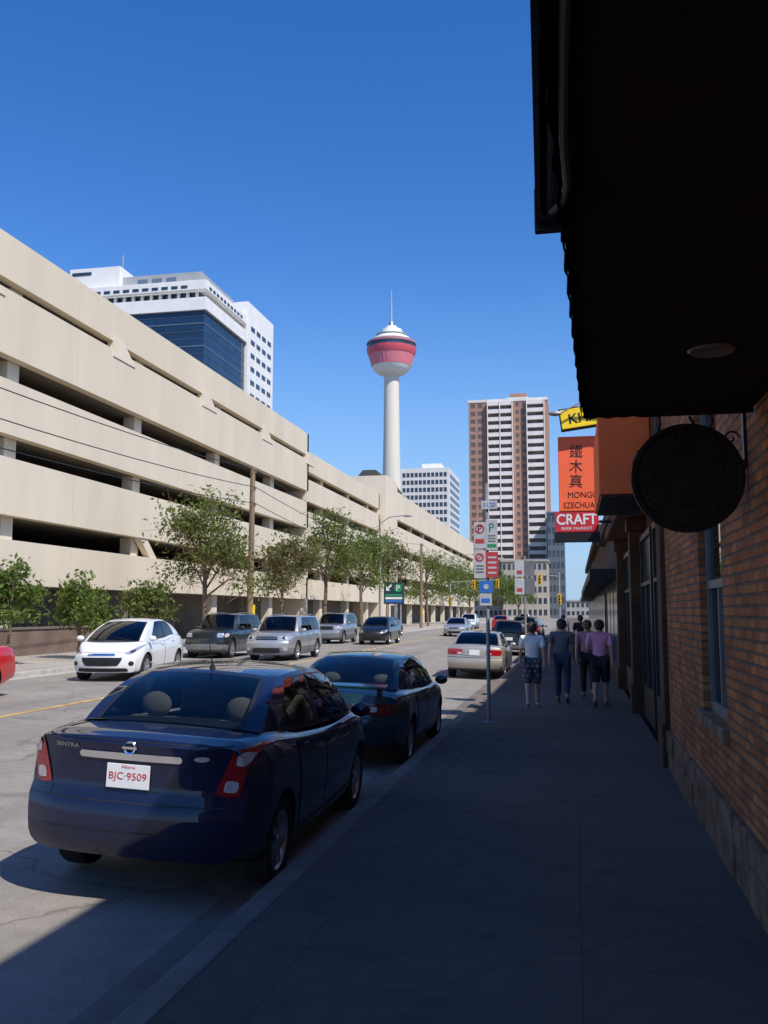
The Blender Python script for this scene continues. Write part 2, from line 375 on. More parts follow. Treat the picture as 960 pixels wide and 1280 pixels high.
def loft_body(sp, pm):
    L, W = sp['L'], sp['W']; hl = L/2; hw = W/2
    top = curve(sp['top']); bot = curve([(-hl, sp.get('zr', .33)), (-hl+.5, .24), (0, .19), (hl-.6, .2), (hl, sp.get('zf', .22))])
    wf = curve([(-hl, .93), (-hl+.2, .965), (-hl+.7, 1), (hl-1.1, 1), (hl-.4, .965), (hl, .88)])
    rp = curve(sp['rear']); fp = curve(sp['front']); rk = sp.get('rk', .2); fk = sp.get('fk', .3)
    def deform(x, y, z):
        k = min(1.05, abs(x)/hw)
        w1 = 1-sm((y+hl)/.75); w2 = 1-sm((hl-y)/.85)
        return Vector((x, y+w1*(rp(z)+rk*k**3.2)-w2*(fp(z)+fk*k**2.6), z))
    ys = []
    N = 64
    for j in range(N+1):
        q = j/N; q = q-.11*math.sin(2*PI*q)/(1.0)  # denser at the ends
        ys.append(-hl+L*q)
    n = len(SIDE); MX = 12; cr = sp.get('crown', .03)
    vs = []; rings = []
    for y in ys:
        zb, zt, w = bot(y), top(y), hw*wf(y)
        S_ = [(a*w, zb+b*(zt-zb)) for a, b in SIDE]
        ring = []
        xb = S_[0][0]; xt = S_[-1][0]
        for k in range(MX+1): ring.append((-xb+2*xb*k/MX, S_[0][1]))
        for i in range(1, n-1): ring.append(S_[i])
        for k in range(MX+1):
            x = xt-2*xt*k/MX; ring.append((x, zt+cr*(1-(x/xt)**2)))
        for i in range(n-2, 0, -1): ring.append((-S_[i][0], S_[i][1]))
        rings.append([len(vs)+i for i in range(len(ring))])
        vs += [deform(x, y, z) for x, z in ring]
    fs = []; m = len(rings[0])
    for a, b in zip(rings[:-1], rings[1:]):
        for i in range(m): fs.append((a[i], a[(i+1) % m], b[(i+1) % m], b[i]))
    for e, y in ((0, ys[0]), (-1, ys[-1])):
        rg = rings[e]; rows = [rg[:MX+1]]
        zb, zt, w = bot(y), top(y), hw*wf(y)
        for i in range(1, n-1):
            lft = rg[m-i]; rgt = rg[MX+i]
            xw = SIDE[i][0]*w; z = zb+SIDE[i][1]*(zt-zb)
            row = [lft]
            for k in range(1, MX):
                x = -xw+2*xw*k/MX; row.append(len(vs)); vs.append(deform(x, y, z+cr*SIDE[i][1]**3*(1-(x/xw)**2)))
            row.append(rgt); rows.append(row)
        rows.append(rg[MX+n-1:MX+n-1+MX+1][::-1])
        for a, b in zip(rows[:-1], rows[1:]):
            for k in range(MX): fs.append((a[k], a[k+1], b[k+1], b[k]))
    b = MB().add(vs, fs)
    body = b.build('body', [pm, M['black'], M['clad']])
    c = MB()
    for y in sp['ax']:
        for s in (-1, 1):
            r = sp['r']+.05; o = []; nn = 40
            for xx in (s*(hw-.30), s*(hw+.3)):
                for k in range(nn): o.append((xx, y+r*math.cos(2*PI*k/nn), sp['r']+.01+r*math.sin(2*PI*k/nn)))
            c.add(o, [tuple(range(nn)), tuple(range(nn, 2*nn))]+[(k, (k+1) % nn, nn+(k+1) % nn, nn+k) for k in range(nn)], 1)
    cut = c.build('cut', [M['black'], M['black'], M['black']])
    md = body.modifiers.new('b', 'BOOLEAN'); md.operation = 'DIFFERENCE'; md.solver = 'EXACT'; md.object = cut
    bpy.context.view_layer.update()
    me = bpy.data.meshes.new_from_object(body.evaluated_get(bpy.context.evaluated_depsgraph_get()))
    body.modifiers.clear(); body.data = me; me.name = 'body'
    bpy.data.objects.remove(cut)
    if sp.get('clad'):
        for p in me.polygons:
            if p.material_index == 0 and p.center.z < sp['clad']: p.material_index = 2
    for p in me.polygons: p.use_smooth = True
    me.set_sharp_from_angle(angle=R(32))
    bvh = BVHTree.FromPolygons([v.co.copy() for v in me.vertices], [tuple(p.vertices) for p in me.polygons])
    return body, bvh, top
def decal(bvh, name, cs, d, m, parent, nu=10, nv=5, off=.006, rnd=0.):
    d = Vector(d).normalized(); cs = [Vector(c) for c in cs]; vs = []; idx = {}
    for j in range(nv+1):
        for i in range(nu+1):
            s, t = 2*i/nu-1, 2*j/nv-1
            s2 = s*math.sqrt(1-rnd*t*t/2); t2 = t*math.sqrt(1-rnd*s*s/2)
            u, v = (s2+1)/2, (t2+1)/2
            p = cs[0]*(1-u)*(1-v)+cs[1]*u*(1-v)+cs[2]*u*v+cs[3]*(1-u)*v
            hit, nn, _, _ = bvh.ray_cast(p-d*6, d)
            if hit is None: continue
            if nn.dot(d) > 0: nn = -nn
            idx[(i, j)] = len(vs); vs.append(hit+nn*off)
    fs = []
    for j in range(nv):
        for i in range(nu):
            q = [(i, j), (i+1, j), (i+1, j+1), (i, j+1)]
            if all(k in idx for k in q): fs.append(tuple(idx[k] for k in q))
    if not fs: return None
    return MB().add(vs, fs).build(name, m, parent, smooth=50)
def coons(c0, c1, d0, d1):
    P00, P10, P01, P11 = c0(0), c0(1), c1(0), c1(1)
    def f(u, v):
        return (1-v)*c0(u)+v*c1(u)+(1-u)*d0(v)+u*d1(v)-((1-u)*(1-v)*P00+u*(1-v)*P10+(1-u)*v*P01+u*v*P11)
    return f
def edge(a, b, bulge):
    a, b, g = Vector(a), Vector(b), Vector(bulge)
    return lambda t: a*(1-t)+b*t+g*(4*t*(1-t))
def grid_lines(marks, n):
    o = []
    for a, b in zip(marks[:-1], marks[1:]):
        k = max(1, round((b-a)*n)); o += [a+(b-a)*i/k for i in range(k)]
    return o+[marks[-1]]
def patch(f, us, vs_, test):
    """split a surface into buckets of cells"""
    out = {}
    pts = [[f(u, v) for u in us] for v in vs_]
    for j in range(len(vs_)-1):
        for i in range(len(us)-1):
            k = test((us[i]+us[i+1])/2, (vs_[j]+vs_[j+1])/2)
            mb = out.setdefault(k, MB()); mb.add([pts[j][i], pts[j][i+1], pts[j+1][i+1], pts[j+1][i]], [(0, 1, 2, 3)])
    return out
def make_car(label, loc, rz, sp, pm, cat='car', group=None, roll=0., detail=True, name='parked_car', glass=None, scale=1.):
    root = thing(name, label, cat, loc, rz, group); root.rotation_euler = (0, roll, rz); root.scale = (scale,)*3
    L, W = sp['L'], sp['W']; hl = L/2; hw = W/2
    body, bvh, top = loft_body(sp, pm); body.parent = root
    g = glass or M['carglassdark']
    c = sp['cab']; zA = top(c['ya'])-.035; zC = top(c['yc'])-.035
    e = {}
    for s, n in ((-1, 'l'), (1, 'r')):
        e['A'+n] = edge((s*c['xa'], c['ya'], zA), (s*c['xt'], c['yat'], c['zf']), (s*.02, .03, .045))
        e['C'+n] = edge((s*c['xc'], c['yc'], zC), (s*c['xct'], c['yct'], c['zr']), (s*.02, c.get('cb', -.03), .045))
        e['B'+n] = edge((s*c['xa'], c['ya'], zA), (s*c['xc'], c['yc'], zC), (s*.035, 0, .0))
        e['T'+n] = edge((s*c['xt'], c['yat'], c['zf']), (s*c['xct'], c['yct'], c['zr']), (s*.03, 0, c.get('arch', .03)))
    e['wb'] = edge((-c['xa'], c['ya'], zA), (c['xa'], c['ya'], zA), (0, c.get('wbow', .2), .045))
    e['wt'] = edge((-c['xt'], c['yat'], c['zf']), (c['xt'], c['yat'], c['zf']), (0, .1, .035))
    e['rt'] = edge((-c['xct'], c['yct'], c['zr']), (c['xct'], c['yct'], c['zr']), (0, -.07, .035))
    e['rb'] = edge((-c['xc'], c['yc'], zC), (c['xc'], c['yc'], zC), (0, -c.get('rbow', .13), .045))
    frame = MB()
    def put(mb, mi):
        o = len(frame.v); frame.v += mb.v; frame.f += [tuple(i+o for i in f) for f in mb.f]; frame.mi += [mi]*len(mb.f)
    wv = grid_lines([0, .03, .90, .93, 1], 9)
    for nm, f in (('windscreen', coons(e['wb'], e['wt'], e['Al'], e['Ar'])), ('rear_window', coons(e['rb'], e['rt'], e['Cl'], e['Cr']))):
        m0 = .055 if nm == 'windscreen' else c.get('rwm', .08)
        wm = grid_lines([0, m0, m0+.02, 1-m0-.02, 1-m0, 1], 14)
        def tw_(u, v):
            if not (m0 < u < 1-m0 and v < .93): return 'f'
            if m0+.02 < u < 1-m0-.02 and .03 < v < .9: return 'g'
            return 'k'
        r = patch(f, wm, wv, tw_)
        put(r['f'], 0); put(r['k'], 1); r['g'].build(nm, g, root, smooth=60, merge=True)
    rf = coons(e['wt'], e['rt'], e['Tl'], e['Tr'])
    put(patch(rf, grid_lines([0, 1], 12), grid_lines([0, 1], 12), lambda u, v: 'f')['f'], 0)
    marks = [0]+[q for w in sp['win'] for q in w]+[1]
    for n in 'lr':
        f = coons(e['B'+n], e['T'+n], e['A'+n], e['C'+n])
        def test(u, v):
            for k, (a, b) in enumerate(sp['win']):
                if a < u < b and .07 < v < .86: return k
            if sp['win'][0][0] < u < sp['win'][-1][1] and .03 < v < .9: return 'b'
            return 'f'
        r = patch(f, grid_lines(marks, 16), grid_lines([0, .03, .07, .86, .9, 1], 8), test)
        for k, mb in r.items():
            if k == 'f': put(mb, 0)
            elif k == 'b': put(mb, 1)
            else: mb.build('side_window', g, root, smooth=60, merge=True)
    frame.build('roof', [pm, M['black']], root, smooth=38, merge=True)
    decal(bvh, 'interior', [(-c['xc']*.97, c['yc']-.03, 0), (c['xc']*.97, c['yc']-.03, 0), (c['xa']*.97, c['ya']+.03, 0), (-c['xa']*.97, c['ya']+.03, 0)], (0, 0, -1), M['cabin'], root, 10, 14, .012)
    for s in (-1, 1):
        for y in sp['ax']: wheel(root, s*(hw-.125), y, sp['r'], s)
        # mirror
        zm = top(c['ya']-.2)+.045
        MB().ellipsoid((s*(hw+.055), c['ya']-.22, zm), .1, .055, .07, 14, 8).build('mirror', sp.get('mirror', pm), root, smooth=60)
        # doors
        for (y0, y1, yb) in sp['doors']:
            zt0 = top(y0)-.085; zt1 = top(y1)-.085
            cs = [(0, y0, .33), (0, yb, .33), (0, y1, zt1), (0, y0, zt0)]
            cc = Vector((0, (y0+y1)/2, .6))
            big = [Vector(p)+Vector((0, .009 if p[1] > cc.y else -.009, .009 if p[2] > .6 else -.009)) for p in cs]
            if detail: decal(bvh, 'door_seam', big, (-s, 0, 0), M['black'], root, 12, 8, .002)
            dr = decal(bvh, 'door', cs, (-s, 0, 0), [pm, M['clad']], root, 12, 8, .006)
            if dr and sp.get('clad'):
                for p in dr.data.polygons:
                    if p.center.z < sp['clad']: p.material_index = 1
            if detail and dr:
                hy = y1+.19; hz = zt1-.06
                decal(bvh, 'handle', [(0, hy+.1, hz-.02), (0, hy-.1, hz-.02), (0, hy-.1, hz+.02), (0, hy+.1, hz+.02)], (-s, 0, 0), sp.get('handle', pm), root, 6, 3, .03, .5).parent = dr
        # lamps
        decal(bvh, 'tail_lamp', [(s*p[0], 0, p[1]) for p in sp['tl']], (0, 1, 0), M[sp.get('tlm', 'tail')], root, 14, 8, .009, .25)
        for q in sp.get('tl2', []):
            decal(bvh, 'reverse_lamp', [(s*p[0], 0, p[1]) for p in q], (0, 1, 0), M['tailclear'], root, 8, 4, .013, .5)
        decal(bvh, 'headlight', [(s*p[0], 0, p[1]) for p in sp['hl']], (0, -1, 0), M['head'], root, 14, 8, .009, .35)
        if sp.get('hl2'): decal(bvh, 'headlight_lens', [(s*p[0], 0, p[1]) for p in sp['hl2']], (0, -1, 0), M['grille'], root, 8, 6, .013, 1.)
        if sp.get('fog'): decal(bvh, 'fog_lamp', [(s*p[0], 0, p[1]) for p in sp['fog']], (0, -1, 0), sp.get('fogm', M['black']), root, 8, 6, .008, 1.)
    for i, p in enumerate(sp.get('grille', [])):
        x, z0, z1, m = p[:4]; tp = p[4] if len(p) > 4 else .96
        decal(bvh, 'grille', [(-x, 0, z0), (x, 0, z0), (x*tp, 0, z1), (-x*tp, 0, z1)], (0, -1, 0), M[m], root, 14, 5, .008 if m != 'chrome' else .013, .2)
    for p in sp.get('fseams', []):
        x0, x1, z0, z1 = p
        decal(bvh, 'bonnet_seam', [(x0, 0, z0), (x1, 0, z0), (x1, 0, z1), (x0, 0, z1)], (0, -1, 0), M['black'], root, 24, 2, .003)
    for p in sp.get('trim', []):
        x0, x1, z0, z1, m = p
        decal(bvh, 'rear_trim', [(x0, 0, z0), (x1, 0, z0), (x1, 0, z1), (x0, 0, z1)], (0, 1, 0), M[m], root, 14, 3, .012, .15)
    for p in sp.get('seams', []):
        x0, x1, z0, z1 = p
        decal(bvh, 'boot_seam', [(x0, 0, z0), (x1, 0, z0), (x1, 0, z1), (x0, 0, z1)], (0, 1, 0), M['black'], root, 24, 2, .003)
    # number plate
    zp = sp['plate']; hit, nn, _, _ = bvh.ray_cast(Vector((0, -6, zp)), Vector((0, 1, 0)))
    py = hit.y-.012
    MB().box(-.155, .155, py-.008, py, zp-.08, zp+.08).build('number_plate', M['signwhite'], root, bevel=.003)
    # roof rails on wagons
    if sp.get('rails'):
        f = coons(e['wt'], e['rt'], e['Tl'], e['Tr'])
        for u in (.06, .94): MB().tube([f(u, .12)+Vector((0, 0, .0)), f(u, .16)+Vector((0, 0, .045)), f(u, .5)+Vector((0, 0, .05)), f(u, .86)+Vector((0, 0, .045)), f(u, .9)], .018, 6).build('roof_rail', M['clad'], root, smooth=40)
    # wipers
    if detail:
        for x0 in (-.5, .1):
            f = coons(e['wb'], e['wt'], e['Al'], e['Ar']); u0 = .5+x0/(2*c['xa'])
            MB().tube([f(u0+.36*t, .02+.10*t)+Vector((0, .012, .012)) for t in (0, .33, .66, 1)], .008, 5).build('wiper', M['black'], root)
    return root, bvh, top, e
SEDAN_R = [(.2, .16), (.34, .05), (.44, .008), (.56, .0), (.665, .004), (.70, .055), (.85, .06), (1.02, .055), (1.075, .045), (1.11, .085)]
SENTRA = dict(L=4.57, W=1.71, r=.315, ax=(-1.335, 1.35), crown=.018,
    top=[(-2.285, 1.09), (-2.1, 1.115), (-1.6, 1.12), (-.6, 1.04), (.6, .985), (1.15, 1.0), (1.6, .96), (2.0, .87), (2.2, .76), (2.285, .68)],
    rear=SEDAN_R, front=[(.2, .1), (.4, .02), (.55, 0), (.7, .06), (.9, .16)], rk=.21, fk=.34,
    cab=dict(ya=1.2, xa=.755, yat=.42, xt=.565, zf=1.455, yct=-.82, xct=.555, zr=1.455, yc=-1.6, xc=.705, cb=-.02, rwm=.08),
    win=[(.09, .50), (.53, .86)], doors=[(1.0, -.08, -.08), (-.11, -1.0, -.86)],
    tl=[(.585, .765), (.745, .755), (.795, 1.06), (.695, 1.07)], tl2=[[(.64, .79), (.725, .785), (.735, .86), (.655, .87)], [(.705, .965), (.77, .96), (.785, 1.035), (.72, 1.045)]],
    hl=[(.48, .66), (.74, .66), (.82, .82), (.53, .76)], hl2=[(.56, .69), (.68, .69), (.70, .77), (.58, .77)], grille=[(.42, .58, .74, 'grille'), (.5, .26, .42, 'grille')],
    plate=.86, trim=[(-.37, .37, .965, 1.012, 'chrome')], seams=[(-.80, .80, .686, .695), (-.585, -.578, .69, .765), (.578, .585, .69, .765), (-.68, .68, 1.085, 1.09), (-.62, .62, .50, .508), (-.22, .22, .765, .772)])
COUPE = dict(L=4.5, W=1.74, r=.305, ax=(-1.3, 1.3), crown=.025, tlm='taildark',
    top=[(-2.25, .93), (-2.05, .965), (-1.5, .97), (-.6, .94), (.6, .9), (1.05, .91), (1.6, .85), (2.0, .77), (2.18, .68), (2.25, .6)],
    rear=[(.2, .15), (.36, .05), (.5, 0), (.6, 0), (.68, .03), (.8, .05), (.95, .1)], front=[(.2, .1), (.4, .02), (.55, 0), (.7, .06), (.9, .16)], rk=.24, fk=.36,
    cab=dict(ya=1.08, xa=.76, yat=.3, xt=.55, zf=1.33, yct=-.75, xct=.54, zr=1.33, yc=-1.66, xc=.70, cb=-.02, rwm=.05),
    win=[(.1, .52), (.55, .86)], doors=[(.95, -.1, -.1), (-.13, -.95, -.83)],
    tl=[(.40, .70), (.76, .69), (.80, .83), (.42, .84)], tl2=[[(.44, .735), (.54, .735), (.54, .80), (.44, .80)]],
    hl=[(.4, .58), (.75, .57), (.8, .68), (.42, .66)], grille=[(.36, .56, .64, 'grille'), (.5, .26, .40, 'grille')],
    plate=.53, trim=[(-.36, .36, .72, .82, 'black')], seams=[(-.78, .78, .655, .663)])
ACCORD = dict(L=4.6, W=1.75, r=.31, ax=(-1.3, 1.4), crown=.025,
    top=[(-2.3, .96), (-2.1, 1.0), (-1.5, 1.0), (-.6, .95), (.6, .9), (1.05, .92), (1.6, .86), (2.0, .8), (2.2, .72), (2.3, .64)],
    rear=[(.2, .12), (.36, .04), (.46, 0), (.58, 0), (.66, .04), (.85, .05), (1.0, .1)], front=[(.2, .1), (.4, .02), (.55, 0), (.7, .06), (.9, .16)], rk=.16, fk=.28,
    cab=dict(ya=1.08, xa=.765, yat=.35, xt=.58, zf=1.33, yct=-.85, xct=.57, zr=1.33, yc=-1.5, xc=.73, rwm=.05),
    win=[(.1, .5), (.53, .88)], doors=[(.95, -.08, -.08), (-.11, -1., -.85)],
    tl=[(.34, .72), (.78, .72), (.80, .88), (.34, .88)], tl2=[[(.36, .735), (.5, .735), (.5, .79), (.36, .79)]],
    hl=[(.42, .58), (.78, .57), (.83, .70), (.44, .68)], grille=[(.38, .58, .67, 'grille'), (.5, .26, .40, 'grille')],
    plate=.79, trim=[(-.33, .33, .70, .735, 'champagne')], seams=[(-.8, .8, .635, .65)])
HATCH = dict(L=4.2, W=1.73, r=.315, ax=(-1.34, 1.22), crown=.026,
    top=[(-2.1, .98), (-1.95, 1.05), (-1.2, 1.07), (0, .99), (.8, .95), (1.2, .965), (1.55, .90), (1.88, .79), (2.03, .70), (2.1, .63)],
    rear=[(.2, .12), (.4, .02), (.6, 0), (.8, .05), (1.0, .12)], front=[(.2, .08), (.38, .01), (.5, 0), (.62, .015), (.72, .06), (.95, .2)], rk=.2, fk=.36,
    cab=dict(ya=1.32, xa=.75, yat=.2, xt=.56, zf=1.42, yct=-1.05, xct=.54, zr=1.41, yc=-1.80, xc=.70, arch=.05, wbow=.22, cb=.0),
    win=[(.18, .50), (.53, .84)], doors=[(1.05, -.1, -.1), (-.13, -1., -.84)],
    tl=[(.62, .84), (.78, .84), (.76, 1.08), (.66, 1.08)],
    hl=[(.50, .66), (.68, .64), (.85, .88), (.74, .84)], hl2=[(.60, .68), (.68, .675), (.73, .75), (.66, .75)],
    grille=[(.40, .38, .58, 'grille', 1.3), (.34, .625, .665, 'chrome'), (.62, .24, .33, 'grille')], fseams=[(-.55, .55, .69, .696)],
    fog=[(.62, .38), (.73, .38), (.73, .49), (.62, .49)], plate=.7)
WAGON = dict(L=4.45, W=1.74, r=.33, ax=(-1.3, 1.22), crown=.02, clad=.48, rails=True,
    top=[(-2.225, 1.0), (-2.05, 1.06), (-1.2, 1.06), (0, 1.02), (.7, 1.0), (1.0, 1.02), (1.6, .98), (1.95, .94), (2.16, .88), (2.225, .80)],
    rear=[(.2, .1), (.4, .01), (.6, 0), (.75, .06), (1.0, .08)], front=[(.2, .06), (.4, .0), (.62, 0), (.70, .05), (.95, .09)], rk=.12, fk=.2,
    cab=dict(ya=1.0, xa=.77, yat=.42, xt=.62, zf=1.53, yct=-1.92, xct=.60, zr=1.53, yc=-2.1, xc=.74, arch=.015, wbow=.13, rbow=.06),
    win=[(.12, .40), (.425, .68), (.705, .94)], doors=[(.9, -.1, -.1), (-.13, -1., -.85)],
    tl=[(.6, .8), (.78, .8), (.78, 1.1), (.66, 1.1)],
    hl=[(.44, .72), (.80, .71), (.82, .87), (.45, .87)], hl2=[(.54, .75), (.66, .75), (.66, .85), (.54, .85)], grille=[(.4, .73, .85, 'grille'), (.40, .785, .80, 'chrome'), (.5, .3, .46, 'grille')],
    fseams=[(-.78, .78, .885, .892)], fog=[(.58, .36), (.74, .36), (.74, .52), (.58, .52)], fogm=M['head'], plate=.75)
JEEP = dict(L=4.5, W=1.77, r=.36, ax=(-1.3, 1.4), crown=.02, clad=.52, rails=True,
    top=[(-2.25, 1.08), (-2.1, 1.12), (-1.2, 1.12), (0, 1.11), (.5, 1.10), (.8, 1.11), (1.6, 1.08), (2.05, 1.04), (2.2, 1.0), (2.25, .93)],
    rear=[(.2, .08), (.4, 0), (.62, 0), (.72, .07), (1.1, .08)], front=[(.2, .06), (.4, 0), (.62, 0), (.7, .08), (1.05, .13)], rk=.1, fk=.12, zf=.34,
    cab=dict(ya=.82, xa=.79, yat=.38, xt=.66, zf=1.66, yct=-1.95, xct=.64, zr=1.65, yc=-2.12, xc=.77, arch=.01, wbow=.1, rbow=.05),
    win=[(.10, .40), (.425, .68), (.705, .95)], doors=[(.75, -.2, -.2), (-.23, -1., -.85)],
    tl=[(.66, .78), (.82, .78), (.82, 1.08), (.68, 1.08)],
    hl=[(.50, .80), (.74, .80), (.74, .96), (.50, .96)], grille=[(.42, .78, .98, 'grille'), (.55, .44, .56, 'clad')],
    fog=[(.76, .8), (.84, .8), (.84, .95), (.76, .95)], fogm=M['tailclear'], plate=.7)
ROLL = math.atan(.0324)
NEAR = 'cars parked along the near kerb'; FAR = 'vehicles on the far side of the road'
def cz(x): return road_z(x)
# --- dark blue sedan in front
navy, bvh, top, E = make_car('dark navy blue sedan parked nearest, with a white number plate and chrome trunk bar', (-3.05, 8.18, cz(-3.05)+.01), R(1.0), SENTRA, M['navy'], roll=.05, group=NEAR, glass=M['carglass'])
def project(bv, name, body, w, h, m, x, z, parent, off=.009):
    vs, fs = text_geo(body, w, h); o = []
    for a, b in vs:
        hit, nn, _, _ = bv.ray_cast(Vector((x+a, -6, z+b)), Vector((0, 1, 0)))
        o.append(hit+Vector((0, -off, 0)))
    return MB().add(o, fs).build(name, m, parent)
plate = [c for c in navy.children if c.name.startswith('number_plate')][0]
py = min(v.co.y for v in plate.data.vertices)-.003
lettering('lettering', 'BJC·9509', .27, .062, M['red'], (0, py, .855), plate)
lettering('lettering', 'Alberta', .1, .02, M['red'], (0, py, .923), plate)
project(bvh, 'lettering', 'SENTRA', .19, .028, M['rim'], -.475, 1.035, navy, .012)
# round badge
b = MB(); hit = bvh.ray_cast(Vector((0, -6, 1.048)), Vector((0, 1, 0)))[0]
b.lathe([(.032, -.012), (.043, -.016), (.047, -.012), (.047, 0)], (0, hit.y, 1.048), 'Y', 24); b.box(-.052, .052, hit.y-.018, hit.y-.006, 1.040, 1.056)
b.build('badge', M['chrome'], navy, smooth=40)
# small bright dealer badge on the right of the boot lid
decal(bvh, 'dealer_badge', [(.44, 0, .985), (.54, 0, .985), (.555, 0, 1.02), (.455, 0, 1.02)], (0, 1, 0), M['tailclear'], navy, 10, 4, .012, 1.)
# antenna, seats, steering wheel
rf = coons(E['wt'], E['rt'], E['Tl'], E['Tr']); p = rf(.5, .93)
MB().tube([p, p+Vector((0, -.01, .03))], [.028, .014], 10).tube([p+Vector((0, -.01, .03)), p+Vector((0, -.12, .24))], [.006, .003], 6).build('antenna', M['black'], navy, smooth=40)
def seat(root, x, y, zb, h, w, hr):
    b = MB(); mt = Matrix.Translation((x, y, zb+h/2)) @ Matrix.Rotation(R(-9), 4, 'X')
    b.rbox(mt, w, .13, h); s_ = b.build('seat', M['seat'], root, bevel=.045)
    MB().ellipsoid((x, y-.02, zb+h+hr*.55), .13, .055, hr*.6, 14, 8).build('headrest', M['seat'], s_, smooth=60)
for x in (-.36, .36):
    seat(navy, x, .05, .98, .26, .46, .17); seat(navy, x, -1.02, .99, .12, .44, .17)
b = MB(); b.tube([Vector((-.36+.17*math.cos(t), .62+.05*math.sin(t), 1.04+.16*math.sin(t))) for t in [2*PI*k/20 for k in range(21)]], .013, 6)
b.build('steering_wheel', M['black'], navy, smooth=60)
# --- teal sedan
teal, bv2, top2, E2 = make_car('dark teal low sedan parked in front of the navy sedan', (-3.02, 13.76, cz(-3.02)), 0, COUPE, M['teal'], roll=ROLL, group=NEAR, glass=M['carglass'])
for x in (-.36, .36):
    seat(teal, x, .0, .9, .22, .46, .15); seat(teal, x, -.98, .9, .08, .44, .13)
for s in (-1, 1): MB().box(s*.55-.03, s*.55+.03, -2.1, -2.0, .95, 1.03).build('spoiler_leg', M['teal'], teal)
MB().rbox(Matrix.Translation((0, -2.08, 1.045)) @ Matrix.Rotation(R(6), 4, 'X'), 1.3, .2, .03).build('spoiler', M['teal'], teal, bevel=.012)
acc, *_ = make_car('champagne beige older sedan with wide red tail lamps parked beyond the signpost', (-2.93, 29.8, cz(-2.93)), 0, ACCORD, M['champagne'], roll=ROLL, group=NEAR)
make_car('black boxy car parked some way beyond the beige sedan', (-2.95, 45, cz(-2.95)), 0, WAGON, M['carblack'], roll=ROLL, group=NEAR, detail=False)
make_car('dark green tall wagon, third of the dark cars parked beyond the beige sedan', (-2.95, 59, cz(-2.95)), 0, JEEP, M['darkgreen'], roll=ROLL, group=NEAR, detail=False, cat='suv')
make_car('maroon sedan parked between two dark cars beyond the beige sedan', (-2.95, 52, cz(-2.95)), 0, ACCORD, M['maroon'], roll=ROLL, group=NEAR, detail=False)
make_car('small grey car parked far down the near kerb', (-2.95, 66, cz(-2.95)), 0, HATCH, M['greysilver'], roll=ROLL, group=NEAR, detail=False)
# --- far side
make_car('white hatchback facing the camera at the far side of the road', (-12.0, 24.0, .09), PI+R(7), HATCH, M['carwhite'], group=FAR, name='car', scale=1.06)
make_car('red car cut off by the left edge of the photo', (-12.5, 15.7, .09), PI, ACCORD, M['carred'], group=FAR, name='car', scale=1.06)
make_car('dark boxy four wheel drive parked behind the white hatchback', (-13.8, 35.7, .09), PI, JEEP, M['darkgreen'], 'suv', FAR, name='suv')
make_car('silver wagon with grey lower cladding driving toward the camera', (-10.85, 34.4, .09), PI, WAGON, M['silver'], 'suv', FAR, name='suv', scale=1.04)
make_car('grey silver tall wagon parked beyond the silver wagon', (-13.5, 52.3, .09), PI, JEEP, M['greysilver'], 'suv', FAR, name='suv')
make_car('black sedan driving toward the camera near the yellow line', (-10.7, 51.4, .09), PI, SENTRA, M['carblack'], 'car', FAR, name='car')
make_car('silver sedan on the near side of the yellow line, far ahead', (-8.6, 70, cz(-8.6)), PI, ACCORD, M['silver'], 'car', FAR, name='car')
make_car('dark sedan parked on the far side beyond the black one', (-13.6, 68, .09), PI, ACCORD, M['carblack'], 'car', FAR, detail=False, name='car')
make_car('tiny bright red car in the middle of the road far ahead', (-7.0, 92, cz(-7)), 0, SENTRA, M['carred'], 'car', FAR, detail=False, name='car')
make_car('tiny white car far ahead left of the bright red one', (-10.8, 98, .09), PI, WAGON, M['carwhite'], 'car', FAR, detail=False, name='car')
make_car('tiny maroon car far ahead, right of the bright red one', (-5.4, 112, cz(-5.4)), 0, ACCORD, M['maroon'], 'car', FAR, detail=False, name='car')
make_car('tiny silver car farthest away near the highrise', (-7.2, 140, cz(-7.2)), 0, WAGON, M['silver'], 'car', FAR, detail=False, name='car')

# ---------------------------------------------------------------- the ground
def sheet(name, x0, x1, y0, y1, z, m, xs=None, zf=None, kind='structure'):
    b = MB()
    xs = xs or [x0, x1]
    ysl = [y0, y1]
    vs = [(x, y, zf(x) if zf else z) for y in ysl for x in xs]; n = len(xs)
    b.add(vs, [(i, i+1, n+i+1, n+i) for i in range(n-1)])
    return tag(b.build(name, m), kind=kind)
sheet('ground', -3000, 3000, -600, 5000, -.3, M['ground'])
rx = [-14.75, -9.5, -7, -4.5, -2.08]
sheet('road', 0, 0, -40, 286, 0, M['asphalt'], rx, road_z)
b = MB()
for k in range(-14, 97): b.box(-2.1+.004*math.sin(k*2.1), -1.93, k*3.0, k*3.0+2.985, -.29, .004+.004*math.sin(k*1.3))
tag(b.build('kerb', M['kerb'], bevel=.018), kind='structure')
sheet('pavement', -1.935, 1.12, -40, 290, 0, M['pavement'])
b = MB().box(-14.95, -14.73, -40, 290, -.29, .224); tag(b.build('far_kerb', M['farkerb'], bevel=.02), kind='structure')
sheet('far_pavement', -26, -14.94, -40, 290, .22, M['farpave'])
b = MB()
for x0 in (-9.58,):
    b.add([(x0, -40, road_z(x0)+.006), (x0+.13, -40, road_z(x0+.13)+.006), (x0+.13, 250, road_z(x0+.13)+.006), (x0, 250, road_z(x0)+.006)], [(0, 1, 2, 3)])
tag(b.build('yellow_line', M['yellow']), kind='structure')
b = MB().add([(-2.45, -40, road_z(-2.45)+.005), (-2.1, -40, road_z(-2.1)+.005), (-2.1, 286, road_z(-2.1)+.005), (-2.45, 286, road_z(-2.45)+.005)], [(0, 1, 2, 3)])
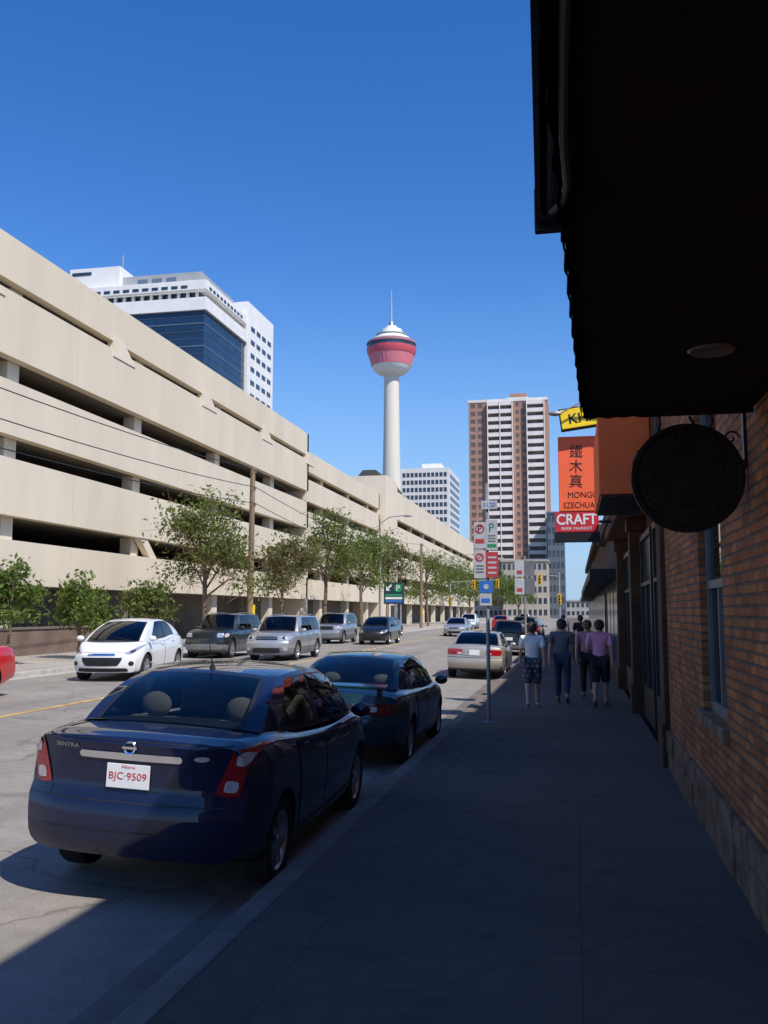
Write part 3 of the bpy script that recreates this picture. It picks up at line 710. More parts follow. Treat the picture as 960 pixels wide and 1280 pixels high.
tag(b.build('gutter', mat('gutter', (.16, .135, .115), .9, var=.3, vs=2, bump=.4)), kind='structure')
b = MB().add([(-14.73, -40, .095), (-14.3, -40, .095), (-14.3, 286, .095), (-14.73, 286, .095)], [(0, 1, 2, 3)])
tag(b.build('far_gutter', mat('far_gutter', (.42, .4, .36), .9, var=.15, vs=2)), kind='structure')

# ---------------------------------------------------------------- parking garage
X0 = -21.5
def garage(label, y0, y1, bands, ztop, cols, wedges, struts, name='parking_garage'):
    org = (X0, y0, .22)
    g = thing(name, label, 'parking garage', org)
    for i, (z0, z1) in enumerate(bands):
        b = MB().box(X0-.45, X0, y0, y1, z0, z1)
        yy = y0+3.0
        while yy < y1-1:            # shallow panel joints
            b.box(X0-.01, X0+.003, yy, yy+.03, z0+.01, z1-.01, 1); yy += 11
        b.build('facade_band', [M['beige'], M['joint']], g, org)
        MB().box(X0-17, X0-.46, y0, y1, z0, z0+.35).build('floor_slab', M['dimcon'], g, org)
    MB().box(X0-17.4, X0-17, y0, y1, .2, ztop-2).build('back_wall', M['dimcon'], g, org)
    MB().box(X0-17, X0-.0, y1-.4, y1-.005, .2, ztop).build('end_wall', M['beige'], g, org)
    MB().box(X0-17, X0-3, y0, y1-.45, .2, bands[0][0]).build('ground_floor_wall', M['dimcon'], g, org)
    for y in cols: boxpart('column', X0-1.1, X0-.5, y-.4, y+.4, .22, bands[-1][0], M['beige2'], g, org)
    for y in struts:
        MB().prism([(y+.9, bands[0][1]-.01), (y+1.7, bands[0][1]-.01), (y+.5, bands[1][0]+.01), (y-.3, bands[1][0]+.01)], X0-.4, X0-.06).build('diagonal_strut', M['beige2'], g, org)
    for y in wedges:       # the roof slit ends in a slanted closing piece
        za, zb = bands[-2][1], bands[-1][0]
        MB().prism([(y-.8, zb+.25), (y+.1, zb+.25), (y+1.5, za-.35), (y-.8, za-.35)], X0-.3, X0+.05).build('slit_closing', M['beige2'], g, org)
    return g
B1 = [(2.9, 4.65), (5.6, 7.85), (8.75, 10.9), (11.85, 14.45), (14.85, 16.65)]
garage('long beige concrete parking garage with dark horizontal openings, nearest and tallest section', 12, 74, B1, 16.65, [22+11*k for k in range(5)], [30+11*k for k in range(5)], [22, 44])
B2 = [(2.9, 4.55), (5.4, 7.35), (8.2, 10.15), (11.0, 12.85), (13.5, 15.2)]
garage('lower middle section of the beige parking garage', 74.2, 103, B2, 15.2, [80, 90, 99], [], [])
B3 = [(2.9, 5.2), (6.2, 8.8), (9.8, 12.5), (13.4, 16.9)]
garage('far section of the beige parking garage beyond the stair block', 110, 205, B3, 16.9, [116+11*k for k in range(8)], [], [])
st = thing('stair_block', 'solid beige stair block between two sections of the parking garage', 'stair block', (-21, 106, .22))
MB().box(-30, -20.7, 103.2, 109.8, .22, 17.4).build('wall', M['beige2'], st, (-21, 106, .22), bevel=.05)
MB().box(-20.7, -20.66, 105.5, 107.5, .3, 2.6).build('door', M['blackmetal'], st, (-21, 106, .22))
# low brick wall and fence
lw = MB().box(-20.6, -20.2, 10, 45, .2, 1.2, 0); lw.box(-20.65, -20.15, 10, 45, 1.2, 1.28, 1)
tag(lw.build('low_wall', [M['bluebrick'], M['kerb']], org=(-20.4, 27, .22)), 'low brown brick wall with a stone coping in front of the garage', 'wall')
fe = thing('metal_fence', 'black metal railing standing on the low brown brick wall', 'fence', (-20.4, 27, 1.28))
b = MB()
for k in range(230): y = 10.2+k*.15; b.box(-20.415, -20.385, y, y+.035, 1.36, 2.6)
b.box(-20.42, -20.38, 10, 45, 2.5, 2.55); b.box(-20.42, -20.38, 10, 45, 1.4, 1.45)
b.build('railing_panel', M['blackmetal'], fe, (-20.4, 27, 1.28))
for k in range(9): boxpart('post', -20.45, -20.35, 11+k*4.2, 11.1+k*4.2, 1.28, 2.75, M['blackmetal'], fe, (-20.4, 27, 1.28))

# ---------------------------------------------------------------- buildings behind
def windows(parent, rects, m, org, name='window', limit=100):
    for r in rects[:limit]: boxpart(name, *r, m, parent, org)
    if len(rects) > limit:
        b = MB()
        for r in rects[limit:]: b.box(*r)
        tag(b.build(name, m, parent, org), kind='stuff')
# white and blue-glass office tower
Y1 = 137.; xl = atY(88, 400, Y1).x; xr = atY(255, 400, Y1).x
zz = lambda v, Y=Y1, u=255: atY(u, v, Y).z
org = (xr, Y1, 0)
of = thing('office_building', 'white office block with a dark blue glass front rising behind the garage', 'building', org)
Yb = atX(306, 400, xr).y
MB().box(xl, xr, Y1, Yb, 0, zz(388)).build('glass_front', M['blueglass'], of, org)
zg = zz(388); k = 0
while zg-1.25*k > 16:
    z = zg-1.25*k-.9; h_ = .16 if k % 3 == 1 else .05
    MB().box(xl-.06, xr+.07, Y1-.07, Yb, z, z+h_).build('mullion_band', M['mullion'], of, org); k += 1
MB().box(xl-.3, xr+.5, Y1-.5, Yb, zg+.01, zz(372)).build('terrace_band', M['white'], of, org, bevel=.05)
MB().box(xl+2, xr-1.2, Y1+1.2, Yb, zz(372)+.01, zz(362)).build('setback_glass', M['winglass'], of, org)
for q in range(13):
    x = xl+3+(xr-xl-4.5)*q/12
    boxpart('terrace_post', x-.2, x+.2, Y1+.3, Y1+.8, zz(372)+.01, zz(362), M['white'], of, org)
MB().tube([(xl, Y1-.3, zz(372)+1.0), (xr+.3, Y1-.3, zz(372)+1.0), (xr+.3, Yb, zz(372)+1.0)], .06, 5).build('terrace_rail', M['white'], of, org)
MB().box(xl, xr+.4, Y1-.3, Yb, zz(362)+.01, zz(350)).build('roof_band', M['white'], of, org, bevel=.05)
windows(of, [(xl+1+q*1.7, xl+2.1+q*1.7, Y1-.36, Y1-.29, zz(359.5), zz(356)) for q in range(int((xr-xl-2)/1.7))], M['winglass'], org)
windows(of, [(xr+.39, xr+.46, Y1+1.+q*1.6, Y1+2.+q*1.6, zz(359.5), zz(356)) for q in range(int((Yb-Y1-1.5)/1.6))], M['winglass'], org)
MB().box(atY(145, 340, Y1).x, atY(246, 340, Y1).x, Y1+2, Yb-2, zz(350)+.01, zz(333)).build('plant_room', M['greypanel'], of, org)
windows(of, [(atY(166+18*q, 340, Y1).x, atY(178+18*q, 340, Y1).x, Y1+1.9, Y1+1.99, zz(351), zz(338)) for q in range(3)], M['mullion'], org, 'louvre')
MB().box(xl-1, atY(147, 340, Y1).x-.1, Y1+1, Yb-1, zz(350)+.01, zz(321)).build('lift_tower', M['white'], of, org, bevel=.05)
MB().box(xl-.5, xl+3, Y1+.92, Y1+.99, zz(330), zz(326)).build('window', M['winglass'], of, org)
p = atY(132, 320, Y1); MB().tube([(p.x, Y1+6, p.z), (p.x, Y1+6, p.z+2.4)], .12, 6).build('flagpole', M['steel'], of, org)
yt0 = Yb+.1; yt1 = atX(342, 400, xr+.6).y; ztop = atX(312, 378, xr+.6).z
MB().box(xr-9, xr+.6, yt0, yt1, 0, ztop).build('stair_tower', M['white'], of, org, bevel=.05)
wr = []
for fl in range(12):
    for q in range(4): z = ztop-5-fl*2.5; y = yt0+1.6+q*(yt1-yt0-3)/3.7; wr.append((xr+.58, xr+.66, y, y+2.0, z, z+.85))
windows(of, wr, M['winglass'], org)
# hotel block with a roof sign
Yh = 150.; xa_ = atY(440, 600, Yh).x; xb_ = atY(476, 600, Yh).x; zt_ = atY(455, 591, Yh).z
org = (xa_, Yh, 0); ho = thing('hotel', 'dark brown hotel top with gold rooftop letters peeking over the garage', 'building', org)
MB().box(xa_, xb_, Yh, Yh+20, 0, zt_-1.3).build('wall', mat('hotel_brown', (.09, .06, .045), .8), ho, org)
MB().prism([(xa_-.2, zt_-1.29), (xb_+.2, zt_-1.29), (xb_-1.2, zt_+.7), (xa_+1.5, zt_+.7)], Yh+1.5, Yh+19, 'Y').build('roof', mat('hotel_roof', (.07, .075, .06), .7), ho, org)
lettering('lettering', 'PALLISER', (xb_-xa_)*1.02, 1.0, M['gold'], ((xa_+xb_)/2, Yh-.1, zt_-1.25), ho, org)
# observation tower
Dt = 522.; ct = atY(489.5, 600, Dt); sc = (ct.y*math.cos(YAW)-ct.x*math.sin(YAW))/F
tz = lambda v: atY(490, v, Dt).z
org = (ct.x, ct.y, 0)
tw = thing('observation_tower', 'tall concrete observation tower with a red pod and a thin mast on top', 'tower', org)
def ring(name, prof, m, n=48): return MB().lathe([(w*sc, tz(v)) for v, w in prof], (ct.x, ct.y, 0), 'Z', n).build(name, m, tw, org, smooth=30)
ring('shaft', [(780, 15), (700, 13.2), (600, 11.4), (540, 10.2), (490, 9.6), (464, 9.6)], M['tower'], 40)
ring('pod_base', [(470, 0), (470, 10), (467, 18), (463, 22.5), (458, 25), (457.5, 0)], M['white'])
ring('red_band', [(458.6, 25), (450, 27.8), (444.5, 29.3), (444, 0)], M['towerpink'])
ring('rim_band', [(445, 29.6), (441, 31.5), (436.5, 32), (436, 0)], M['towerred'])
ring('window_ring', [(437, 31.3), (431.5, 31.0), (431, 0)], M['winglass'])
ring('roof_edge', [(432, 31.8), (429.5, 31.8), (428, 30), (426, 24.2), (425.6, 0)], mat('tower_roof', (.34, .17, .18), .6))
ring('roof', [(426.3, 24.5), (423.5, 23.5), (421.5, 19.5), (418, 17), (417.5, 0)], M['white'])
ring('upper_deck', [(418, 14.5), (412.8, 13.5), (412.4, 8.5), (408.5, 7), (407.8, 0)], M['white'])
ring('deck_ring', [(420.5, 20.2), (419.2, 20.2), (419.1, 17)], M['greypanel'])
ring('mast_base', [(408, 4), (403, 3), (402.5, 0)], M['steel'], 12)
ring('mast', [(404, 1.2), (385, .9), (362, .45), (361.9, 0)], mat('mast_grey', (.42, .40, .40), .6), 8)
for k in range(36):
    a = 2*PI*k/36; b = MB()
    b.tube([(ct.x+29.3*sc*math.cos(a), ct.y+29.3*sc*math.sin(a), tz(444.5)), (ct.x+25.0*sc*math.cos(a), ct.y+25.0*sc*math.sin(a), tz(458.5))], .2, 4)
    b.build('rib', M['rib'], tw, org)
# white office slab
Yw = 411.; a0 = atY(501, 600, Yw); a1 = atY(561, 600, Yw); ztw = atY(535, 585, Yw).z
org = (a0.x, Yw, 0); wo = thing('office_slab', 'pale office slab with a grid of windows left of the brown highrise', 'building', org)
Yw2 = atX(574.5, 600, a1.x).y
MB().box(a0.x, a1.x, Yw, Yw2, 0, ztw).build('wall', M['whitecon'], wo, org)
xp0 = atY(525, 580, Yw).x; xp1 = atY(549, 580, Yw).x
MB().box(xp0, xp1, Yw+6, Yw+20, ztw+.01, atY(535, 577, Yw).z).build('plant_room', M['white'], wo, org)
wr = []
for fl in range(12):
    z = ztw-4-fl*3.4
    for q in range(11): x = a0.x+.8+q*(a1.x-a0.x-1.2)/11; wr.append((x, x+1.35, Yw-.08, Yw+.02, z, z+1.9))
for fl in range(12):
    z = ztw-4-fl*3.4
    for q in range(8): y = Yw+4+q*(Yw2-Yw-6)/8; wr.append((a1.x-.02, a1.x+.08, y, y+4, z, z+1.9))
windows(wo, wr, M['winglass'], org)
# brown highrise
Yr = 294.; h0 = atY(586.5, 600, Yr).x; h1 = atY(686, 600, Yr).x; zth = atY(630, 502, Yr).z; W_ = h1-h0
org = (h0, Yr, 0); hr = thing('highrise', 'tall brown brick apartment highrise with two stacks of white balconies', 'building', org)
MB().box(h0, h1, Yr, Yr+22, 0, zth).build('wall', M['brownbrick'], hr, org)
MB().box(h0-.15, h1+.15, Yr-.15, Yr+22.1, zth+.01, zth+.9).build('parapet', M['whitecon'], hr, org)
MB().box(h0+W_*.52, h0+W_*.73, Yr+4, Yr+14, zth+.91, atY(648, 488, Yr).z).build('plant_room', M['brownbrick'], hr, org)
MB().box(h0+W_*.48, h0+W_*.76, Yr+3, Yr+15, zth+.905, zth+1.9).build('roof_slab', M['whitecon'], hr, org)
nf = 27; fh = (zth-1)/nf; wr = []; bal = [(.25, .40), (.405, .555), (.745, .955)]
M['balglass'] = mat('balcony_glass', (.12, .095, .085), .4, 0, .5, .5)
for i in range(nf):
    z = 1+i*fh
    for (p0, p1) in bal:
        boxpart('balcony', h0+W_*p0, h0+W_*p1, Yr-1.4, Yr-.02, z+fh-1.40, z+fh-.16, M['balcony'], hr, org)
    for (p0, p1) in ((.03, .085), (.12, .175), (.60, .64), (.68, .72)):
        wr.append((h0+W_*p0, h0+W_*p1, Yr-.06, Yr+.02, z+.8, z+2.1))
for (p0, p1) in bal: boxpart('recess', h0+W_*p0+.1, h0+W_*p1-.1, Yr-.05, Yr+.02, 1., zth-.4, M['balglass'], hr, org)
wr.sort(key=lambda r: -r[4]); windows(hr, wr, M['balglass'], org)
for p in (.247, .4025, .558, .742, .958): boxpart('fin_wall', h0+W_*p-.13, h0+W_*p+.13, Yr-1.55, Yr-.01, .5, zth, M['balcony'], hr, org)
# low blocks around its foot
def block(label, u0, u1, vt, Y, dep, m, nx, nz, name='distant_building'):
    x0 = atY(u0, 700, Y).x; x1 = atY(u1, 700, Y).x; z = atY((u0+u1)/2, vt, Y).z; org = (x0, Y, 0)
    t = thing(name, label, 'building', org)
    MB().box(x0, x1, Y, Y+dep, 0, z).build('wall', m, t, org); MB().box(x0-.3, x1+.3, Y-.3, Y+dep, z+.01, z+.6).build('cornice', m, t, org)
    wr = []
    for j in range(nz):
        for i in range(nx):
            a = x0+(x1-x0)*(i+.2)/nx; c = x0+(x1-x0)*(i+.8)/nx; zz0 = z*(j+.3)/nz; wr.append((a, c, Y-.06, Y+.02, zz0, zz0+z/nz*.5))
    windows(t, wr, M['winglass'], org); return t
block('low beige stone block with dark windows at the foot of the highrise', 627, 684, 702, 262, 20, M['dullbeige'], 9, 5)
block('dark blue glass block to the right of the highrise', 685, 706, 642, 280, 20, mat('slate_panel', (.10, .12, .15), .5), 4, 9)
block('pale low block at the far end of the garage', 592, 628, 700, 270, 20, M['dullbeige'], 6, 6)
block('low grey block closing the far end of the right pavement', 706.5, 742, 752, 320, 15, M['greypanel'], 6, 2)

# ---------------------------------------------------------------- near buildings on the right
WX = 1.09
org = (WX, 0, 0)
bb = thing('brick_building', 'old red brick building on the right with a tall window and stone base', 'building', org)
H1 = 6.5
b = MB(); y0, y1, wz0, wz1, wy0, wy1 = -14, 11.7, 1.0, 3.75, 7.35, 8.65
b.box(WX, WX+.35, y0, wy0, .45, H1); b.box(WX, WX+.35, wy1, y1, .45, H1); b.box(WX, WX+.35, wy0, wy1, .45, wz0); b.box(WX, WX+.35, wy0, wy1, wz1, H1)
b.box(WX+.351, WX+8, y1-.3, y1, 0, H1); b.build('wall', M['brick'], bb, org)
MB().box(WX+.36, WX+8, y0, y1-.31, H1-.4, H1-.1).build('roof', M['darkwall'], bb, org)
# rough stone base: courses of uneven blocks
rs = random.Random(5); b = MB(); y = y0
while y < y1-.02:
    w_ = min(rs.uniform(.5, 1.0), y1-y); zc = rs.uniform(.20, .26)
    for za, zb_ in ((-.05, zc-.005), (zc+.005, .446)):
        b.box(WX-.03-rs.uniform(0, .022), WX+.34, y+.004, y+w_-.004, za, zb_)
    y += w_
b.build('stone_base', M['stone'], bb, org, bevel=.012)
MB().box(WX-.055, WX+.3, wy0-.1, wy1+.1, wz0-.11, wz0-.002).build('window_sill', M['stone'], bb, org, bevel=.012)
wf_ = MB()
for (a, c, d, e_) in ((wy0+.002, wy0+.09, wz0, wz1), (wy1-.09, wy1-.002, wz0, wz1), (wy0+.09, wy1-.09, wz0, wz0+.09), (wy0+.09, wy1-.09, wz1-.09, wz1-.002), (wy0+.09, wy1-.09, 2.05, 2.12), ((wy0+wy1)/2-.025, (wy0+wy1)/2+.025, wz0+.09, 2.05)):
    wf_.box(WX+.06, WX+.14, a, c, d, e_)
wfo = wf_.build('window', mat('frame_paint', (.16, .15, .15), .5), bb, org)
MB().box(WX+.09, WX+.10, wy0+.05, wy1-.05, wz0+.05, wz1-.05).build('pane', M['roomglass'], wfo, org)
MB().box(WX+.36, WX+3, wy0-.6, wy1+.6, .5, 4.0).build('room', M['darkwall'], bb, org)

org = (WX, 11.7, 0)
sb = thing('shop_building', 'dark brown stone shopfront beyond the brick building with projecting piers and cornice', 'building', org)
MB().box(WX+.25, WX+8, 11.71, 24, 0, 4.35).build('wall', M['brownstone'], sb, org)
for y in (11.8, 17.9, 23.4):
    b = MB().box(WX-.05, WX+.249, y, y+.55, 0, 3.35); b.box(WX-.1, WX+.249, y-.04, y+.59, 3.36, 3.6); b.box(WX-.09, WX+.249, y-.03, y+.58, -.01, .5)
    b.build('pier', M['brownstone'], sb, org)
MB().box(WX-.3, WX+.249, 11.72, 24, 3.61, 3.85).build('cornice', M['brownstone'], sb, org, bevel=.03)
MB().box(WX-.05, WX+.249, 11.72, 24, 3.86, 4.45).build('parapet', M['brownstone'], sb, org)
for y in (12.5, 15.2, 18.55, 21.1):
    f = MB()
    for a, c, d, e_ in ((y+.02, y+.1, 0, 3.2), (y+2.2, y+2.28, 0, 3.2), (y+.1, y+2.2, 3.1, 3.2), (y+.1, y+2.2, .02, .6), (y+.1, y+2.2, 2.3, 2.36), (y+1.1, y+1.16, .6, 2.3)): f.box(WX+.1, WX+.2, a, c, d, e_)
    fo = f.build('shop_window', M['blackmetal'], sb, org)
    MB().box(WX+.14, WX+.15, y+.05, y+2.25, .55, 3.12).build('pane', M['winglass'], fo, org)
def lowshop(label, y0, y1, h, x, m):
    org = (x, y0, 0); t = thing('shop_building', label, 'building', org)
    MB().box(x, x+8, y0, y1, 0, h).build('wall', m, t, org)
    MB().box(x-.25, x-.002, y0, y1, h-.35, h).build('cornice', m, t, org)
    MB().box(x-.7, x-.003, y0+.3, y1-.3, 2.7, 2.95).build('awning', M['blackmetal'], t, org)
    n = int((y1-y0)/2.5)
    windows(t, [(x-.03, x+.02, y0+.4+q*2.5, y0+2.4+q*2.5, .5, 2.6) for q in range(n)], M['winglass'], org)
lowshop('dark low shop just past the red hanging sign', 24.1, 34, 4.5, 1.1, M['darkwall'])
lowshop('brown low shop farther along the right pavement', 34.2, 52, 5.0, 1.1, M['brownstone'])
lowshop('farthest low shop on the right pavement', 52.3, 80, 5.4, 1.2, M['darkwall'])

# canopy overhead: its street edge runs slightly askew to the wall
CZ = 3.08
cx = lambda y: -.006+(y-3.0)*.029
org = (.6, 2, CZ)
cn = thing('canopy', 'black canopy overhead along the brick wall with a scalloped edge', 'canopy', org)
MB().prism([(cx(-3), -3), (cx(5.8), 5.8), (WX-.004, 5.8), (WX-.004, -3)], CZ, CZ+.05, 'Z').build('soffit', M['canopy'], cn, org)
b = MB()
b.add([(cx(-3), -3, CZ+.051), (cx(5.8), 5.8, CZ+.051), (WX-.004, 5.8, CZ+.9), (WX-.004, -3, CZ+.9)], [(0, 1, 2, 3)])
b.add([(cx(5.8), 5.8, CZ+.051), (WX-.004, 5.8, CZ+.051), (WX-.004, 5.8, CZ+.9)], [(0, 1, 2)])
b.build('cover', M['canopy'], cn, org)
b = MB(); n = 88; vs = []; fs = []
for i in range(n*4+1):
    y = -3+8.8*i/(n*4); d = .012*abs(math.sin(PI*i/4))+.004*math.sin(i*1.7)
    vs += [(cx(y)-.004+.003*math.sin(i*.6), y, CZ+.06), (cx(y)-.006+.005*math.sin(i*.6), y, CZ-.025-d)]
for i in range(n*4): fs.append((2*i, 2*i+1, 2*i+3, 2*i+2))
b.add(vs, fs); b.build('valance', M['canopy'], cn, org)
b = MB(); vs = []; fs = []
for i in range(41):
    x = .08+(WX-.09)*i/40; vs += [(x, 5.803, CZ+.06), (x, 5.803+.006*math.sin(i), CZ-.035-.008*abs(math.sin(PI*i/4)))]
for i in range(40): fs.append((2*i, 2*i+1, 2*i+3, 2*i+2))
b.add(vs, fs); b.build('end_valance', M['canopy'], cn, org)
MB().lathe([(0, CZ-.006), (.085, CZ-.006), (.1, CZ-.012), (.11, CZ-.001)], (.66, 4.5, 0), 'Z', 28).build('downlight', M['lampglass'], cn, org, smooth=40)
# rolled awning cassette in front of the near half, skewed outward at its far end
bx = lambda y: -.096+(2.93-y)*.03
ra = thing('awning_roller', 'dark blue rolled awning tube hanging along the canopy edge overhead', 'awning', (-.08, 1.5, CZ))
o_ = (-.08, 1.5, CZ)
MB().tube([(bx(-2.5)+.055, -2.5, CZ+.045), (bx(2.9)+.055, 2.9, CZ+.045)], .042, 16).build('roller', M['tube'], ra, o_, smooth=40)
MB().prism([(bx(-2.5), -2.5), (bx(2.88), 2.88), (bx(2.88)+.016, 2.88), (bx(-2.5)+.016, -2.5)], CZ-.005, CZ+.10, 'Z').build('front_bar', M['tube'], ra, o_)
MB().prism([(bx(-2.5)+.004, -2.5), (bx(2.89)+.004, 2.89), (.09, 2.89), (.2, -2.5)], CZ+.101, CZ+.125, 'Z').build('top_cover', M['tube'], ra, o_)
MB().tube([(bx(1.0)+.07, 1.0, CZ-.015), (bx(1.9)+.07, 1.9, CZ-.012), (bx(2.3)+.075, 2.3, CZ-.03), (bx(2.55)+.09, 2.55, CZ-.035), (bx(2.72)+.082, 2.72, CZ-.01), (bx(2.8)+.05, 2.8, CZ+.0)], .012, 8).build('drain_pipe', M['pipe'], ra, o_, smooth=40)
MB().box(bx(2.9)-.004, bx(2.9)+.1, 2.9, 2.93, CZ-.02, CZ+.126).build('end_cap', M['blackmetal'], ra, o_, bevel=.006)

# round hanging sign
c = Vector((.725, 6.15, 2.70)); rr = .348
hs_ = thing('hanging_sign', 'round dark wooden sign hanging below the canopy end by the brick wall', 'sign', c)
MB().lathe([(0, -.025), (rr*.9, -.025), (rr*.92, -.035), (rr, -.035), (rr, .035), (rr*.92, .035), (rr*.9, .025), (0, .025)], c, 'Y', 56).build('disc', M['darksign'], hs_, c, smooth=35)
MB().lathe([(rr*.61, -.026), (rr*.61, -.031), (rr*.63, -.031), (rr*.63, -.026)], c, 'Y', 48).build('ring', M['darkletters'], hs_, c)
def arc_text(s, top_):
    b = MB(); n = len(s); span = R(10.2)
    for i, chh in enumerate(s):
        if chh == ' ': continue
        vs, fs = text_geo(chh, None, rr*.17)
        a = (PI/2-(i-(n-1)/2)*span) if top_ else (-PI/2+(i-(n-1)/2)*span)
        rot = a-PI/2 if top_ else a+PI/2; rad = rr*.765
        b.add([(c.x+rad*math.cos(a)+x*math.cos(rot)-y*math.sin(rot), c.y-.031, c.z+rad*math.sin(a)+x*math.sin(rot)+y*math.cos(rot)) for x, y in vs], fs)
    b.build('lettering', M['darkletters'], hs_, c)
arc_text("BOTTLESCREW BILL'S", True); arc_text('OLD ENGLISH PUB', False)
br = thing('sign_bracket', 'black iron bracket with curled end holding the round sign', 'bracket', (WX, 6.15, 3.08))
o_ = (WX, 6.15, 3.08)
MB().tube([(WX, 6.15, 3.12), (.45, 6.15, 3.12)], .014, 8).build('arm', M['blackmetal'], br, o_)
MB().box(WX-.02, WX-.001, 6.12, 6.18, 2.75, 3.2).build('wall_plate', M['blackmetal'], br, o_)
MB().tube([(WX-.02+.0, 6.15, 2.8)]+[(WX-.04-.30*t, 6.15, 2.8+.3*t-.1*math.sin(PI*t)) for t in (.2, .4, .6, .8, 1)], .01, 6).build('brace', M['blackmetal'], br, o_)
MB().tube([(WX-.09+.05*math.cos(t)*(1-t/9), 6.15, 2.95+.05*math.sin(t)*(1-t/9)) for t in [q*.4 for q in range(18)]], .007, 6).build('scroll', M['blackmetal'], br, o_)
for x in (.56, .88):
    MB().tube([(x, 6.15, 3.11), (x+.01, 6.15, 3.06), (x-.01, 6.15, 3.02), (x, 6.15, c.z+math.sqrt(max(0, rr**2-(x-c.x)**2))-.01)], .009, 6).build('hanger', M['blackmetal'], br, o_)

# blade signs
def blade(name, label, u0, u1, v0, v1, Y, m, dep=.16, tilt=0.):
    p0 = atY(u0, v1, Y); p1 = atY(u1, v0, Y); c = (p0+p1)/2; w = p1.x-p0.x; h = p1.z-p0.z
    t = thing(name, label, 'sign', c)
    b = MB().rbox(Matrix.Translation(c) @ Matrix.Rotation(-tilt, 4, 'Y'), w, dep, h); b.build('panel', m, t, c, bevel=.012)
    bar = MB().tube([(c.x+w*.3, Y, c.z), (WX+.35, Y, c.z)], .03, 8); bar.build('mounting_bar', M['blackmetal'], t, c)
    return t, c, w, h
def on(u, v, Y): return atY(u, v, Y)
t, c, w, h = blade('shop_sign', 'yellow tilted sign with black letters above the orange sign', 701, 772, 507, 534, 16.2, M['signyellow'], .16, R(7))
q0 = on(736, 521, 16.2); px_ = w/71
lettering('lettering', 'KHAN', 50*px_, 12.5*px_, M['black'], (q0.x, c.y-.085, q0.z), t, c, R(7), .012)
MB().rbox(Matrix.Translation(c+Vector((0, .0, 0))) @ Matrix.Rotation(-R(7), 4, 'Y'), w+.04, .1, h+.05).build('rim', M['black'], t, c)
t, c, w, h = blade('shop_sign', 'tall orange sign with black brush characters below the yellow sign', 699, 786, 544, 640, 16.4, M['orange'])
px_ = w/87
for i, chh in enumerate('鐵木真'):
    q0 = on(720, 564+i*18.5, 16.3); lettering('character', chh, 16*px_, 16.5*px_, M['black'], (q0.x, c.y-.084, q0.z), t, c, R(-3))
q0 = on(740, 618, 16.3); lettering('lettering', 'MONGOLIAN', 58*px_, 7.5*px_, M['black'], (q0.x, c.y-.084, q0.z), t, c)
q0 = on(727, 631, 16.3); lettering('lettering', 'SZECHUAN', 44*px_, 7.5*px_, M['black'], (q0.x, c.y-.084, q0.z), t, c)
t, c, w, h = blade('shop_sign', 'red sign with white letters under the orange sign', 694, 748, 639, 666, 19.5, M['red'])
lettering('lettering', 'CRAFT', w*.92, h*.52, M['signwhite'], (c.x, c.y-.084, c.z+h*.12), t, c, 0, .02)
lettering('lettering', 'BEER MARKET', w*.7, h*.13, M['signwhite'], (c.x, c.y-.084, c.z-h*.32), t, c)
MB().box(c.x-w/2-.02, c.x+w/2+.02, c.y-.1, c.y+.1, c.z-h/2-.2, c.z-h/2-.01).build('lower_panel', M['blackmetal'], t, c)
# orange box awning
p0 = atY(749, 618, 12.6); p1 = atY(820, 517, 12.6)
org = (WX, 12.6, p0.z)
aw = thing('box_awning', 'plain orange box awning projecting from the shopfront beside the round sign', 'awning', org)
MB().box(p0.x, WX-.06, 12.6, 15.2, p0.z, p1.z).build('cover', M['orangecloth'], aw, org, bevel=.02)
MB().box(p0.x+.03, WX-.09, 12.65, 15.15, p0.z-.03, p0.z-.002).build('frame', M['blackmetal'], aw, org)
# gooseneck lamp over the yellow sign
p = atY(694, 517, 16.0); gl = thing('sign_lamp', 'small pale gooseneck lamp beside the yellow sign', 'lamp', p)
MB().ellipsoid(p, .12, .06, .045, 14, 8).build('lamp_head', M['galv'], gl, p, smooth=50)
MB().tube([p+Vector((.1, 0, .01)), p+Vector((.4, 0, .16)), p+Vector((.9, 0, .12)), (WX+.3, p.y, p.z-.1)], .015, 8).build('arm', M['galv'], gl, p)

# ---------------------------------------------------------------- street furniture
def signpost(name, label, X, Y, ztop, r=.032):
    t = thing(name, label, 'signpost', (X, Y, 0))
    MB().tube([(X, Y, 0), (X, Y, ztop)], r, 10).build('post', M['galv'], t, (X, Y, 0), smooth=40)
    MB().lathe([(.09, 0), (.09, .02), (.05, .03)], (X, Y, 0), 'Z', 12).build('base_plate', M['galv'], t, (X, Y, 0))
    return t
PX, PY = -1.44, 15.9
sp_ = signpost('signpost', 'grey steel signpost on the near pavement carrying several parking signs', PX, PY, 4.05)
o_ = (PX, PY, 0)
def plate_(u0, u1, v0, v1, m, name='sign_plate', Y=PY, parent=sp_, org=o_, dy=-.05):
    p0 = atY(u0, v1, Y); p1 = atY(u1, v0, Y)
    q = MB().box(p0.x, p1.x, Y+dy-.006, Y+dy, p0.z, p1.z).build(name, m, parent, org, bevel=.002)
    return q, (p0+p1)/2, p1.x-p0.x, p1.z-p0.z
q, c, w, h = plate_(602, 622, 626, 637, M['plate'])
lettering('lettering', '5120', w*.75, h*.5, M['blue'], (c.x, PY-.06, c.z), q, o_)
q, c, w, h = plate_(593, 607.3, 653, 686, M['plate'])
lettering('lettering', 'P', w*.3, h*.26, M['black'], (c.x, PY-.06, c.z+h*.25), q, o_)
MB().lathe([(w*.40, -.0585), (w*.40, -.062), (w*.30, -.062), (w*.30, -.0585)], (c.x, PY, c.z+h*.25), 'Y', 24).build('red_ring', M['signred'], q, o_)
